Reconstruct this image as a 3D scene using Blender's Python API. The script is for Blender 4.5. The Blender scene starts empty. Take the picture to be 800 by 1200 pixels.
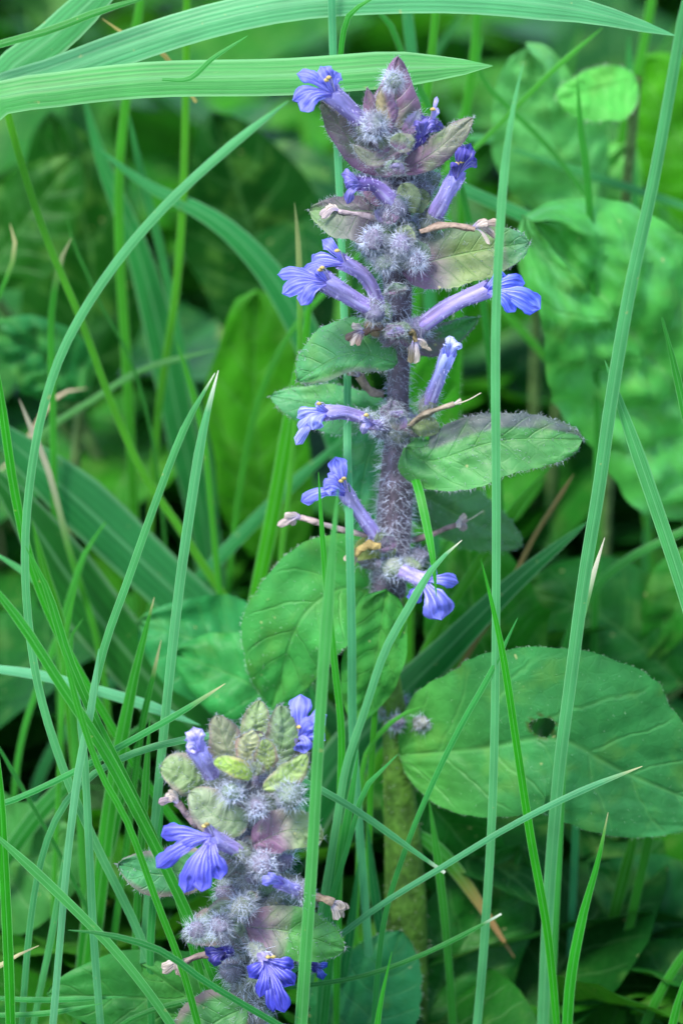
import bpy, math, random
import numpy as np
from mathutils import Vector, noise
random.seed(7); np.random.seed(7)
R = math.radians
sc = bpy.context.scene
col = sc.collection
sc.unit_settings.system = 'METRIC'; sc.unit_settings.scale_length = 0.01     # 1 unit = 1 cm: a close-up

# ------------------------------------------------------------------ camera
PITCH = R(22); DIST = 55.0
FWD = Vector((0, math.cos(PITCH), -math.sin(PITCH)))
UPV = Vector((0, math.sin(PITCH), math.cos(PITCH)))
VD = -FWD
CAM = Vector((0, 0, 9.5)) + VD*DIST
cd = bpy.data.cameras.new('camera'); cam = bpy.data.objects.new('camera', cd); col.objects.link(cam)
cam.location = CAM; cam.rotation_euler = (R(90)-PITCH, 0, 0)
cd.sensor_fit = 'VERTICAL'; cd.sensor_height = 24; cd.lens = 24/(2*7.5/DIST)
cd.clip_start = 1; cd.clip_end = 5000
cd.dof.use_dof = True; cd.dof.focus_distance = DIST-2.2; 
APERTURE_CM = 0.72
cd.dof.aperture_fstop = cd.lens*1e-3/APERTURE_CM
sc.camera = cam
# ------------------------------------------------------------------ sky, sun, exposure
SUN_EL, SUN_AZ = R(56), R(215)       # azimuth clockwise from +Y: the light comes over the camera's left shoulder
w = bpy.data.worlds.new('World'); sc.world = w; w.use_nodes = True
nt = w.node_tree; nt.nodes.clear()
sky = nt.nodes.new('ShaderNodeTexSky'); sky.sky_type = 'NISHITA'; sky.sun_disc = False
sky.sun_elevation = SUN_EL; sky.sun_rotation = SUN_AZ
bgn = nt.nodes.new('ShaderNodeBackground'); bgn.inputs[1].default_value = 0.115
wo = nt.nodes.new('ShaderNodeOutputWorld')
nt.links.new(sky.outputs[0], bgn.inputs[0]); nt.links.new(bgn.outputs[0], wo.inputs[0])
sl = bpy.data.lights.new('sun', 'SUN'); sl.energy = 1.5; sl.angle = R(14); sl.color = (1, .96, .87)
so = bpy.data.objects.new('sun', sl); col.objects.link(so)
sd = Vector((math.sin(SUN_AZ)*math.cos(SUN_EL), math.cos(SUN_AZ)*math.cos(SUN_EL), math.sin(SUN_EL)))
so.rotation_euler = (-sd).to_track_quat('-Z', 'Y').to_euler(); so.location = sd*100
sc.view_settings.view_transform = 'Standard'; sc.view_settings.look = 'None'
sc.view_settings.exposure = 2.32; sc.view_settings.gamma = 1
sc.cycles.max_bounces = 8; sc.cycles.transmission_bounces = 6; sc.cycles.diffuse_bounces = 5

# ------------------------------------------------------------------ materials
def base_mat(name):
    m = bpy.data.materials.new(name); m.use_nodes = True
    nt = m.node_tree; nt.nodes.clear()
    return m, nt
def N(nt, t, **k):
    n = nt.nodes.new(t)
    for a, b in k.items():
        if a.startswith('i_'): n.inputs[a[2:]].default_value = b
        else: setattr(n, a, b)
    return n
def math_n(nt, op, a, b=None, c=None):
    n = nt.nodes.new('ShaderNodeMath'); n.operation = op
    for i, x in enumerate((a, b, c)):
        if x is None: continue
        if isinstance(x, (int, float)): n.inputs[i].default_value = x
        else: nt.links.new(x, n.inputs[i])
    return n.outputs[0]
def mixc(nt, fac, a, b, mode='MIX'):
    n = nt.nodes.new('ShaderNodeMix'); n.data_type = 'RGBA'; n.blend_type = mode
    for s, x in (('Factor', fac), ('A', a), ('B', b)):
        i = [q for q in n.inputs if q.name == s and (q.type == 'VALUE' if s == 'Factor' else q.type == 'RGBA')][0]
        if isinstance(x, (int, float)): i.default_value = x
        elif isinstance(x, tuple): i.default_value = (*x, 1)
        else: nt.links.new(x, i)
    return [q for q in n.outputs if q.type == 'RGBA'][0]
def mrange(nt, v, a, b, c, d):
    n = nt.nodes.new('ShaderNodeMapRange'); n.interpolation_type = 'SMOOTHSTEP'
    nt.links.new(v, n.inputs[0])
    for i, x in enumerate((a, b, c, d)): n.inputs[i+1].default_value = x
    return n.outputs[0]
def common(name, rough, transl, spec=.5, kind='leaf', bump=.3, bscale=1.0, tcol=(1.25, 1.35, .6)):
    m, nt = base_mat(name); L = nt.links.new
    at = N(nt, 'ShaderNodeAttribute', attribute_name='Col'); c = at.outputs['Color']
    uvn = N(nt, 'ShaderNodeUVMap'); sp = N(nt, 'ShaderNodeSeparateXYZ'); L(uvn.outputs[0], sp.inputs[0])
    ux, uy = sp.outputs[0], sp.outputs[1]
    tc = N(nt, 'ShaderNodeTexCoord'); oi = N(nt, 'ShaderNodeObjectInfo')
    ofs = N(nt, 'ShaderNodeVectorMath', operation='ADD'); L(tc.outputs['Object'], ofs.inputs[0])
    cmb = N(nt, 'ShaderNodeCombineXYZ'); L(math_n(nt, 'MULTIPLY', oi.outputs['Random'], 50.0), cmb.inputs[0]); L(cmb.outputs[0], ofs.inputs[1])
    def noi(scale, detail=3, vec=None):
        n = N(nt, 'ShaderNodeTexNoise'); n.inputs['Scale'].default_value = scale; n.inputs['Detail'].default_value = detail
        L(vec or ofs.outputs[0], n.inputs['Vector']); return n.outputs['Fac']
    h = None
    if kind == 'blade':
        # parallel veins run the length of the blade
        wv = math_n(nt, 'SINE', math_n(nt, 'MULTIPLY', ux, 44.0))
        v1 = mrange(nt, wv, -1, 1, 0, 1)
        st = N(nt, 'ShaderNodeVectorMath', operation='MULTIPLY'); L(uvn.outputs[0], st.inputs[0]); st.inputs[1].default_value = (14, 2.2, 1)
        ad = N(nt, 'ShaderNodeVectorMath', operation='ADD'); L(st.outputs[0], ad.inputs[0]); L(cmb.outputs[0], ad.inputs[1])
        n1 = noi(1.0, 4, ad.outputs[0]); n2 = noi(1.4, 3)
        f = math_n(nt, 'MULTIPLY', v1, .12); f = math_n(nt, 'ADD', f, math_n(nt, 'MULTIPLY', n1, .7)); f = math_n(nt, 'ADD', f, math_n(nt, 'MULTIPLY', n2, .5))
        f = mrange(nt, f, .25, 1.0, .70, 1.28)
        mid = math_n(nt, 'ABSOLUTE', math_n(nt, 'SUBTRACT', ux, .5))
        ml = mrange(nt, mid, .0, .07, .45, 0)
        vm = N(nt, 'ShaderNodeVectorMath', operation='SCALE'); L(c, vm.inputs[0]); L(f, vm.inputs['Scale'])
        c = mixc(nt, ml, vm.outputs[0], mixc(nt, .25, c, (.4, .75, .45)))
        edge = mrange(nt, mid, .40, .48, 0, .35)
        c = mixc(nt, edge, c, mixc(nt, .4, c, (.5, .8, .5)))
        sp2 = mrange(nt, noi(6, 4), .68, .76, 0, .5)
        c = mixc(nt, sp2, c, (.30, .30, .12))
        h = math_n(nt, 'ADD', math_n(nt, 'MULTIPLY', v1, .3), n1)
    elif kind == 'leaf':
        u = math_n(nt, 'ABSOLUTE', math_n(nt, 'SUBTRACT', math_n(nt, 'MULTIPLY', ux, 2.0), 1.0))
        wob = math_n(nt, 'MULTIPLY', noi(2.2, 3), .35)
        ph = math_n(nt, 'ADD', math_n(nt, 'SUBTRACT', math_n(nt, 'MULTIPLY', uy, 7.0), math_n(nt, 'MULTIPLY', u, 1.3)), wob)
        pp = math_n(nt, 'PINGPONG', ph, .5)
        sv = mrange(nt, pp, .0, .075, 1, 0)
        sv = math_n(nt, 'MULTIPLY', sv, mrange(nt, u, .75, 1, 1, 0))
        mv = mrange(nt, u, .0, .06, 1, 0)
        vor = N(nt, 'ShaderNodeTexVoronoi', feature='DISTANCE_TO_EDGE'); vor.inputs['Scale'].default_value = 5.5; L(ofs.outputs[0], vor.inputs['Vector'])
        net = mrange(nt, vor.outputs['Distance'], .0, .09, 1, 0)
        n1 = noi(1.1, 5); n2 = noi(3.7, 4)
        f = math_n(nt, 'ADD', math_n(nt, 'MULTIPLY', n1, 1.0), math_n(nt, 'MULTIPLY', n2, .6))
        f = mrange(nt, f, .5, 1.1, .78, 1.22)
        vm = N(nt, 'ShaderNodeVectorMath', operation='SCALE'); L(c, vm.inputs[0]); L(f, vm.inputs['Scale'])
        yel = mrange(nt, noi(1.7, 4), .52, .70, 0, .36)
        c2 = mixc(nt, yel, vm.outputs[0], (.10, .24, .04), 'MIX')
        veins = math_n(nt, 'MAXIMUM', math_n(nt, 'MULTIPLY', sv, .28), math_n(nt, 'MAXIMUM', math_n(nt, 'MULTIPLY', mv, .4), math_n(nt, 'MULTIPLY', net, .06)))
        c = mixc(nt, veins, c2, mixc(nt, .55, c2, (.14, .34, .10)))
        sp2 = mrange(nt, noi(6.5, 1), .76, .82, 0, .6)
        c = mixc(nt, sp2, c, (.42, .40, .18))
        h = math_n(nt, 'SUBTRACT', math_n(nt, 'MULTIPLY', n2, .6), math_n(nt, 'MULTIPLY', veins, 1.3))
    elif kind == 'petal':
        st = N(nt, 'ShaderNodeVectorMath', operation='MULTIPLY'); L(uvn.outputs[0], st.inputs[0]); st.inputs[1].default_value = (7, 1.3, 1)
        ad = N(nt, 'ShaderNodeVectorMath', operation='ADD'); L(st.outputs[0], ad.inputs[0]); L(cmb.outputs[0], ad.inputs[1])
        n1 = noi(1.0, 3, ad.outputs[0]); n2 = noi(6, 3)
        f = mrange(nt, n1, .36, .66, .65, 1.45)
        vm = N(nt, 'ShaderNodeVectorMath', operation='SCALE'); L(c, vm.inputs[0]); L(f, vm.inputs['Scale'])
        wv = math_n(nt, 'SINE', math_n(nt, 'MULTIPLY', ux, 25.0))
        str_ = math_n(nt, 'MULTIPLY', mrange(nt, wv, .45, 1, 0, .5), mrange(nt, uy, .3, .85, 1, 0))
        c = mixc(nt, str_, vm.outputs[0], (.62, .60, .92))
        h = math_n(nt, 'ADD', n1, math_n(nt, 'MULTIPLY', n2, .4))
    else:
        n1 = noi(3.0, 5); n2 = noi(11, 4)
        f = mrange(nt, math_n(nt, 'ADD', n1, math_n(nt, 'MULTIPLY', n2, .5)), .45, 1.05, .5, 1.5)
        vm = N(nt, 'ShaderNodeVectorMath', operation='SCALE'); L(c, vm.inputs[0]); L(f, vm.inputs['Scale'])
        c = vm.outputs[0]; h = math_n(nt, 'ADD', n1, n2)
    bp = N(nt, 'ShaderNodeBump'); bp.inputs['Strength'].default_value = bump; bp.inputs['Distance'].default_value = .06*bscale
    L(h, bp.inputs['Height'])
    pr = N(nt, 'ShaderNodeBsdfPrincipled'); L(c, pr.inputs['Base Color']); pr.inputs['Roughness'].default_value = rough
    pr.inputs['Specular IOR Level'].default_value = spec
    L(bp.outputs[0], pr.inputs['Normal'])
    out = N(nt, 'ShaderNodeOutputMaterial')
    if transl > 0:
        tr = N(nt, 'ShaderNodeBsdfTranslucent')
        tv = N(nt, 'ShaderNodeVectorMath', operation='MULTIPLY'); L(c, tv.inputs[0]); tv.inputs[1].default_value = tcol
        L(tv.outputs[0], tr.inputs['Color']); L(bp.outputs[0], tr.inputs['Normal'])
        mx = N(nt, 'ShaderNodeMixShader'); mx.inputs[0].default_value = transl
        L(pr.outputs[0], mx.inputs[1]); L(tr.outputs[0], mx.inputs[2]); L(mx.outputs[0], out.inputs[0])
    else: L(pr.outputs[0], out.inputs[0])
    return m
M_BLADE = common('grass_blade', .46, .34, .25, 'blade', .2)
M_LEAF = common('broad_leaf', .46, .30, .15, 'leaf', .55)
M_BRACT = common('hairy_bract', .55, .25, .4, 'leaf', .5)
M_PETAL = common('violet_petal', .5, .35, .35, 'petal', .4, tcol=(1.1, 1.0, 1.15))
M_STEM = common('hairy_stem', .6, 0, .35, 'plain', .6)
M_DRY = common('withered', .8, .2, .2, 'plain', .9, tcol=(1.1, 1, .9))
M_HAIR = common('plant_hair', .45, .35, .5, 'plain', 0, tcol=(1, 1, 1))
M_SOIL = common('soil', .95, 0, .2, 'plain', .9, 4)

# ------------------------------------------------------------------ geometry helpers
def V(px, py, y=0.0):
    """the point at distance y (cm beyond the main stem) seen at that place of the photograph"""
    r = FWD + Vector((1, 0, 0))*((px-400)/80/DIST) + UPV*((600-py)/80/DIST)
    return CAM + r*((y-CAM.y)/r.y)
def S(P): return (P-CAM).dot(FWD)/(80*DIST)          # cm per photograph pixel at P
def spline(pts, n):
    P = [Vector(p) for p in pts]
    if len(P) == 2: P = [P[0], (P[0]+P[1])/2, P[1]]
    Q = [P[0]*2-P[1]] + P + [P[-1]*2-P[-2]]
    fine = []
    for i in range(1, len(Q)-2):
        a, b, c, d = Q[i-1:i+3]
        for k in range(12):
            t = k/12
            fine.append(((b*2) + (c-a)*t + (a*2-b*5+c*4-d)*t*t + (b*3-a-c*3+d)*t**3)*.5)
    fine.append(P[-1])
    L = [0]
    for i in range(1, len(fine)): L.append(L[-1]+(fine[i]-fine[i-1]).length)
    out = []; j = 0
    for k in range(n+1):
        s = L[-1]*k/n
        while j < len(L)-2 and L[j+1] < s: j += 1
        t = (s-L[j])/max(1e-9, L[j+1]-L[j])
        out.append(fine[j].lerp(fine[j+1], min(1, t)))
    return out, L[-1]
def tangents(C):
    return [(C[min(i+1, len(C)-1)]-C[max(i-1, 0)]).normalized() for i in range(len(C))]
WORG = {}
def link(name, mesh, mat, parent=None, org=None, smooth=True):
    o = bpy.data.objects.new(name, mesh); col.objects.link(o)
    org = Vector(org)
    WORG[o.name] = org
    if parent is not None: o.parent = parent; o.location = org-WORG[parent.name]
    else: o.location = org
    if mesh is not None:
        if mat: mesh.materials.append(mat)
        if smooth: mesh.polygons.foreach_set('use_smooth', [True]*len(mesh.polygons))
    return o
def mk(name, verts, faces, cols, uvs, mat, parent=None, org=None):
    """verts in world space; cols / uvs per vertex"""
    org = Vector(org) if org is not None else Vector(verts[0])
    me = bpy.data.meshes.new(name)
    me.from_pydata([tuple(Vector(v)-org) for v in verts], [], faces)
    ca = me.color_attributes.new('Col', 'FLOAT_COLOR', 'POINT')
    a = np.ones((len(verts), 4), np.float32); a[:, :3] = np.array(cols, np.float32); ca.data.foreach_set('color', a.ravel())
    ul = me.uv_layers.new(name='UVMap')
    idx = np.empty(len(me.loops), np.int32); me.loops.foreach_get('vertex_index', idx)
    ul.data.foreach_set('uv', np.array(uvs, np.float32)[idx].ravel())
    me.update()
    return link(name, me, mat, parent, org)
def root(name, label, cat, org, group=None):
    o = link(name, None, None, None, org); o.empty_display_size = .5
    o['label'] = label; o['category'] = cat
    if group: o['group'] = group
    return o
def lerp3(a, b, t): return tuple(a[i]+(b[i]-a[i])*t for i in range(3))
def sst(x, a, b):
    t = min(1, max(0, (x-a)/(b-a))); return t*t*(3-2*t)

# ------------------------------------------------------------------ colours (pigments)
PALE = (.115, .235, .125); CYAN = (.110, .245, .155); BRIGHT = (.032, .165, .022); YG = (.075, .180, .012)
MID = (.034, .145, .045); DARK = (.012, .085, .040); OLIVE = (.10, .15, .035); STRAW = (.42, .36, .20)
WIDE = (.060, .165, .085)
VIV = lambda c: (c[0]*.54, c[1]*1.12, c[2]*(.38 if c[2] < .05 else .62 if c[2] < .088 else .76)) if c[1] > c[0]*1.6 and c[1] > c[2] else c
def blade_geo(W, wpx, fold=.25, roll=(0, 0), nseg=None, color=MID, tip=None, tipc=STRAW, p=3.0, rootw=.6, blunt=0, base_col=None):
    """W: world points root to tip; returns verts, faces, cols, uvs"""
    color = VIV(color); wpx *= .74 if wpx < 30 else 1.0
    tlen = float(np.interp(p, [2, 2.5, 3, 4, 6, 8], [15, 11, 9, 8, 6, 2.6]))
    C, Ln = spline(W, nseg or max(14, min(56, int(sum((W[i+1]-W[i]).length for i in range(len(W)-1))*3.2))))
    T = tangents(C); n = len(C)-1
    vs, cs, us, fs = [], [], [], []
    us5 = (-1, -.5, 0, .5, 1)
    rnd = random.random()*100
    for i, (c, t) in enumerate(zip(C, T)):
        v = i/n
        s = t.cross(VD)
        if s.length < 1e-3: s = Vector((1, 0, 0))
        s.normalize(); nrm = s.cross(t).normalized()
        a = R(roll[0]+(roll[1]-roll[0])*v)
        s2 = s*math.cos(a)+nrm*math.sin(a); n2 = nrm*math.cos(a)-s*math.sin(a)
        tp = max(blunt, min(1, (1-v)*Ln/(tlen*wpx*S(c))))**.72 if v < 1 else blunt
        hw = wpx*S(c)*.5*(rootw+(1-rootw)*sst(v, 0, .35))*tp*(1+.06*math.sin(v*9+rnd))
        hw = max(hw, .004)
        for u in us5:
            vs.append(c+s2*(u*hw)-n2*(abs(u)*hw*fold)+n2*(.05*hw*math.sin(v*14+rnd+u)))
            k = color
            if base_col: k = lerp3(base_col, k, sst(v, .0, .5))
            if tip: k = lerp3(k, tipc, sst(v, 1-tip*1.3, 1-tip*.3))
            cs.append(k); us.append((u*.5+.5, v*Ln*.25))
    for i in range(n):
        for j in range(4):
            a = i*5+j; fs.append((a, a+1, a+6, a+5))
    return vs, fs, cs, us
def to_ground(W):
    """carry the blade on from its lowest traced point down into the soil"""
    a, b = W[0], W[1]
    if a.z <= 0: return W
    d = (a-b).normalized()
    step = min(2.5, a.z*.5)
    p1 = a+d*step; p1.z = min(p1.z, a.z*.75) if d.z < 0.3 else a.z*.8
    p0 = p1+Vector((d.x, d.y, 0))*(.5*p1.z*.3); p0.z = -.1
    return [p0, p1]+W
def blade(label, color, wpx, pts, y=None, group=None, ground=True, name='grass_blade', **k):
    W = [V(p[0], p[1], p[2] if len(p) > 2 else y) for p in pts]
    if ground: W = to_ground(W)
    vs, fs, cs, us = blade_geo(W, wpx, color=color, **k)
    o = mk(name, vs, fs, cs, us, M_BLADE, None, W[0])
    o['label'] = label; o['category'] = 'grass blade'
    if group: o['group'] = group
    return o

def leaf(name, mid, wl, wr, color, parent=None, y=0, prof=(.75, .75), arch=0, sl=0, sr=0, curl=0, relief=.05, nveins=7,
         serr=0, ns=14, wav=.03, nu=12, nv=30, mat=None, cfun=None, hole=None, org=None, tipw=0, puck=.5):
    """leaf blade on a midrib base to tip; wl / wr half widths in photograph px on its left and right, sl / sr how far each
    half comes forward (cm per cm), curl bends the margins back"""
    W = [V(p[0], p[1], p[2] if len(p) > 2 else y) for p in mid]
    cf0 = cfun; cfun = (lambda u, v, c: VIV(cf0(u, v, c))) if cf0 else (lambda u, v, c: VIV(c))
    C, Ln = spline(W, nv); T = tangents(C)
    vs, cs, us, fs = [], [], [], []
    rn = Vector((random.random()*50, random.random()*50, 3)); relief *= min(1, max(wl, wr)/26)
    for i, (c, t) in enumerate(zip(C, T)):
        v = i/nv
        s = t.cross(VD)
        if s.length < 1e-3: s = Vector((1, 0, 0))
        s.normalize(); nrm = s.cross(t).normalized()
        if nrm.dot(VD) < 0: nrm = -nrm
        k = S(c)
        prf = max(0.0, math.sin(math.pi*min(1, v)**prof[0]))**prof[1]
        if tipw: prf = max(prf, tipw*sst(v, .0, .35)*math.sqrt(max(0, 1-v**8)))
        for j in range(nu+1):
            u = -1+2*j/nu; au = abs(u)
            w = (wl if u < 0 else wr)*k*prf
            if serr: w *= 1+serr*(abs(math.sin(math.pi*ns*v))-.5)*sst(au, .4, 1)
            w *= 1+.07*noise.noise(Vector((v*5, math.copysign(2, u), 0))+rn)*2*sst(au, .5, 1)
            sl_ = sl if u < 0 else sr
            ph = v*nveins-1.3*au*nveins/7
            bul = abs(math.sin(math.pi*ph))**.7*(1-au**4)*relief*min(1, prf*1.5)
            grv = -math.exp(-(u/.1)**2)*relief*.9
            z = bul+grv+noise.noise(Vector((v*4, u*2, 0))+rn)*relief*1.8+noise.noise(Vector((v*16, u*8, 0))+rn)*relief*puck+sl_*au*w-curl*au*au*w+wav*Ln*.3*au*au*math.sin(v*11+rn.x+u*2)
            p = c+s*(u*w)+nrm*z+nrm*(arch*math.sin(math.pi*v))
            vs.append(p)
            cs.append(cfun(u, v, color) if cfun else color); us.append((u*.5+.5, v))
    for i in range(nv):
        for j in range(nu):
            a = i*(nu+1)+j
            if hole:
                uc, vc = -1+2*(j+.5)/nu, (i+.5)/nv
                if ((uc-hole[0])/hole[2])**2+((vc-hole[1])/hole[3])**2 < 1: continue
            fs.append((a, a+1, a+nu+2, a+nu+1))
    if hole:   # snap the grid's ragged edge onto a smooth rim
        kept = {q for f in fs for q in f}; deg = {}
        for f in fs:
            for q in f: deg[q] = deg.get(q, 0)+1
        old = list(vs)
        for q in kept:
            i, j = divmod(q, nu+1)
            if deg[q] < 4 and 0 < i < nv and 0 < j < nu:
                u = -1+2*j/nu; v = i/nv; th = math.atan2((v-hole[1])/hole[3], (u-hole[0])/hole[2])
                rr = 1+.10*math.sin(th*3+1)
                fj = (hole[0]+hole[2]*rr*math.cos(th)+1)/2*nu; fi = (hole[1]+hole[3]*rr*math.sin(th))*nv
                i0, j0 = int(fi), int(fj); A = old[i0*(nu+1)+j0].lerp(old[i0*(nu+1)+j0+1], fj-j0); Bq = old[(i0+1)*(nu+1)+j0].lerp(old[(i0+1)*(nu+1)+j0+1], fj-j0)
                vs[q] = A.lerp(Bq, fi-i0)
    if hole:   # round the bitten edge off
        for q in range(len(vs)):
            i, j = divmod(q, nu+1); u = -1+2*j/nu; v = i/nv
            d = math.hypot((u-hole[0])/hole[2], (v-hole[1])/hole[3])
            if 1.0 <= d < 1.25: cs[q] = (.04, .06, .012)
    return mk(name, vs, fs, cs, us, mat or M_LEAF, parent, org or W[0])

def tube(name, W, rad, color, mat, parent=None, n=12, nseg=16, square=0, rim=0, teeth=0, cfun=None, caps=True, lump=0):
    """W world points; rad list of radii in cm spread along the length"""
    C, Ln = spline(W, nseg); T = tangents(C)
    ref = Vector((.3, .9, .1)); vs, cs, us, fs = [], [], [], []
    rn = random.random()*60
    x = T[0].cross(ref).normalized()
    for i, (c, t) in enumerate(zip(C, T)):
        v = i/nseg; q = v*(len(rad)-1); a = min(int(q), len(rad)-2); r = rad[a]+(rad[a+1]-rad[a])*(q-a)
        x = (x-t*x.dot(t)).normalized(); yv = t.cross(x)
        for j in range(n):
            th = 2*math.pi*j/n
            rr = r*(1+square*math.cos(4*th))
            if lump: rr *= 1+lump*noise.noise(Vector((math.cos(th)*1.5, math.sin(th)*1.5, v*5+rn)))
            if teeth and i == nseg: c_t = t*(teeth*(1-abs(((j*5/n) % 1)*2-1)))
            else: c_t = Vector((0, 0, 0))
            off = c_t+t*(rim*(1 if j % 2 else -1)) if (rim and i == nseg) else Vector((0, 0, 0))
            vs.append(c+(x*math.cos(th)+yv*math.sin(th))*rr+off)
            cs.append(cfun(th, v, color) if cfun else color); us.append((j/n, v))
    for i in range(nseg):
        for j in range(n):
            a = i*n+j; b = i*n+(j+1) % n; fs.append((a, b, b+n, a+n))
    if caps: fs.append(tuple(range(n))[::-1])
    if caps == 2: fs.append(tuple(nseg*n+j for j in range(n)))
    return mk(name, vs, fs, cs, us, mat, parent, W[0])

HAIRC = (.54, .58, .70)
def hair_obj(name, P, D, Ln, parent, color=HAIRC, thick=.0034, bend=.6):
    """P,D arrays of roots and directions; each hair is a tapering bent three-sided spine"""
    P = np.array(P, float); D = np.array(D, float); n = len(P)
    if n == 0: return
    Ln = np.array(Ln)*np.random.uniform(.45, 1.0, n)
    D /= np.linalg.norm(D, axis=1)[:, None]+1e-9
    Ln = np.array(Ln)[:, None]
    A = np.cross(D, np.random.randn(n, 3)); A /= np.linalg.norm(A, axis=1)[:, None]+1e-9
    B = np.cross(D, A)
    M = P+D*Ln*.55+A*Ln*.06
    E = P+D*Ln*.95+A*Ln*bend*np.random.rand(n, 1)+np.array((0, 0, -.12))*Ln
    vs = []
    for (Q, r) in ((P, thick), (M, thick*.75)):
        for k in range(3):
            th = 2*math.pi*k/3; vs.append(Q+(A*math.cos(th)+B*math.sin(th))*r)
    vs.append(E)
    Vt = np.stack(vs, 1).reshape(-1, 3)
    base = np.array([(0, 1, 4, 3), (1, 2, 5, 4), (2, 0, 3, 5)]); top = np.array([(3, 4, 6), (4, 5, 6), (5, 3, 6)])
    o7 = (np.arange(n)*7)[:, None, None]
    q = (base[None]+o7).reshape(-1, 4); t = (top[None]+o7).reshape(-1, 3)
    org = WORG[parent.name]
    fast_mesh_obj(name, Vt, q, t, np.tile(np.array(color), (len(Vt), 1))*np.repeat(.7+.6*np.random.rand(n, 1), 7, 0), M_HAIR, parent, org, 'stuff')
def fast_mesh_obj(name, Vt, quads, tris, cols, mat, parent, org, kind=None, uvs=None):
    me = bpy.data.meshes.new(name)
    Vt = np.asarray(Vt, float)-np.array(org)
    nq, ntr = len(quads), len(tris)
    me.vertices.add(len(Vt)); me.vertices.foreach_set('co', Vt.astype(np.float32).ravel())
    loops = np.concatenate([np.asarray(quads).ravel(), np.asarray(tris).ravel()]).astype(np.int32) if ntr else np.asarray(quads).ravel().astype(np.int32)
    me.loops.add(len(loops)); me.loops.foreach_set('vertex_index', loops)
    me.polygons.add(nq+ntr)
    ls = np.concatenate([np.arange(nq)*4, nq*4+np.arange(ntr)*3]).astype(np.int32)
    me.polygons.foreach_set('loop_start', ls)
    ca = me.color_attributes.new('Col', 'FLOAT_COLOR', 'POINT')
    a = np.ones((len(Vt), 4), np.float32); a[:, :3] = cols; ca.data.foreach_set('color', a.ravel())
    ul = me.uv_layers.new(name='UVMap')
    if uvs is not None: ul.data.foreach_set('uv', np.asarray(uvs, np.float32)[loops].ravel())
    me.update(calc_edges=True); me.validate()
    o = link(name, me, mat, parent, org)
    if kind: o['kind'] = kind
    return o
def sample(o, count, lmin, lmax, both=False, margin=False, tilt=.5, along=None):
    """roots on an object's faces"""
    me = o.data; org = WORG[o.name]; ps = me.polygons
    P, D, Ls = [], [], []
    nrmf = [(p.center, p.normal) for p in ps]
    if margin:
        ec = {}
        for p in ps:
            for e in p.edge_keys: ec.setdefault(e, []).append(p)
        E = [(e, f[0]) for e, f in ec.items() if len(f) == 1]
        wts = [(me.vertices[e[0]].co-me.vertices[e[1]].co).length for e, f in E]
        for e, f in random.choices(E, wts, k=count):
            a, b = me.vertices[e[0]].co, me.vertices[e[1]].co
            m = a.lerp(b, random.random()); d = (m-f.center)
            if d.length < 1e-6: continue
            d.normalize()
            P.append(m+org); D.append(d+f.normal*random.uniform(-.5, .5)+Vector(np.random.randn(3))*.15); Ls.append(random.uniform(lmin, lmax))
        return P, D, Ls
    ars = np.array([p.area for p in ps])+1e-9; ch = np.random.choice(len(ps), count, p=ars/ars.sum())
    for k in ch:
        p = ps[int(k)]; vv = [me.vertices[i].co for i in p.vertices]
        r = np.random.dirichlet([1]*len(vv)); m = Vector((0, 0, 0))
        for q, x in zip(vv, r): m += q*float(x)
        nn = p.normal.copy()
        if both and random.random() < .5: nn = -nn
        d = nn+Vector(np.random.randn(3))*tilt
        if d.dot(nn) < .1: d = nn
        P.append(m+org); D.append(d); Ls.append(random.uniform(lmin, lmax))
    return P, D, Ls
def fuzz(objs, parent, name='hairs', color=HAIRC, thick=.0034):
    P, D, Ls = [], [], []
    for (o, cnt, a, b, kw) in objs:
        p, d, l = sample(o, cnt, a, b, **kw); P += p; D += d; Ls += l
    hair_obj(name, P, D, Ls, parent, color, thick)
#__END_HELPERS__
# ------------------------------------------------------------------ ground and the mass of low growth
def ground():
    g = np.concatenate([-np.geomspace(60, 100000, 22)[::-1], np.linspace(-58, 58, 97), np.geomspace(60, 100000, 22)])
    n = len(g); vs = []; cs = []
    for yy in g:
        for xx in g:
            z = 0
            if abs(xx) < 300 and abs(yy) < 300:
                z = .5*noise.noise(Vector((xx*.12, yy*.12, 0)))+.25*noise.noise(Vector((xx*.6, yy*.6, 4)))-.4
            vs.append((xx, yy, z)); k = .5+.5*noise.noise(Vector((xx*.2, yy*.2, 9)))
            cs.append(lerp3((.035, .024, .014), (.02, .035, .012), k))
    fs = [(i*n+j, i*n+j+1, (i+1)*n+j+1, (i+1)*n+j) for i in range(n-1) for j in range(n-1)]
    o = mk('ground', vs, fs, cs, [(v[0], v[1]) for v in vs], M_SOIL, None, (0, 0, 0)); o['kind'] = 'structure'
ground()
def ceil_z(y):
    """height of the photograph's lower edge above the soil at distance y"""
    return CAM.z-(y-CAM.y)*math.tan(PITCH+math.atan(7.5/DIST))
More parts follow.
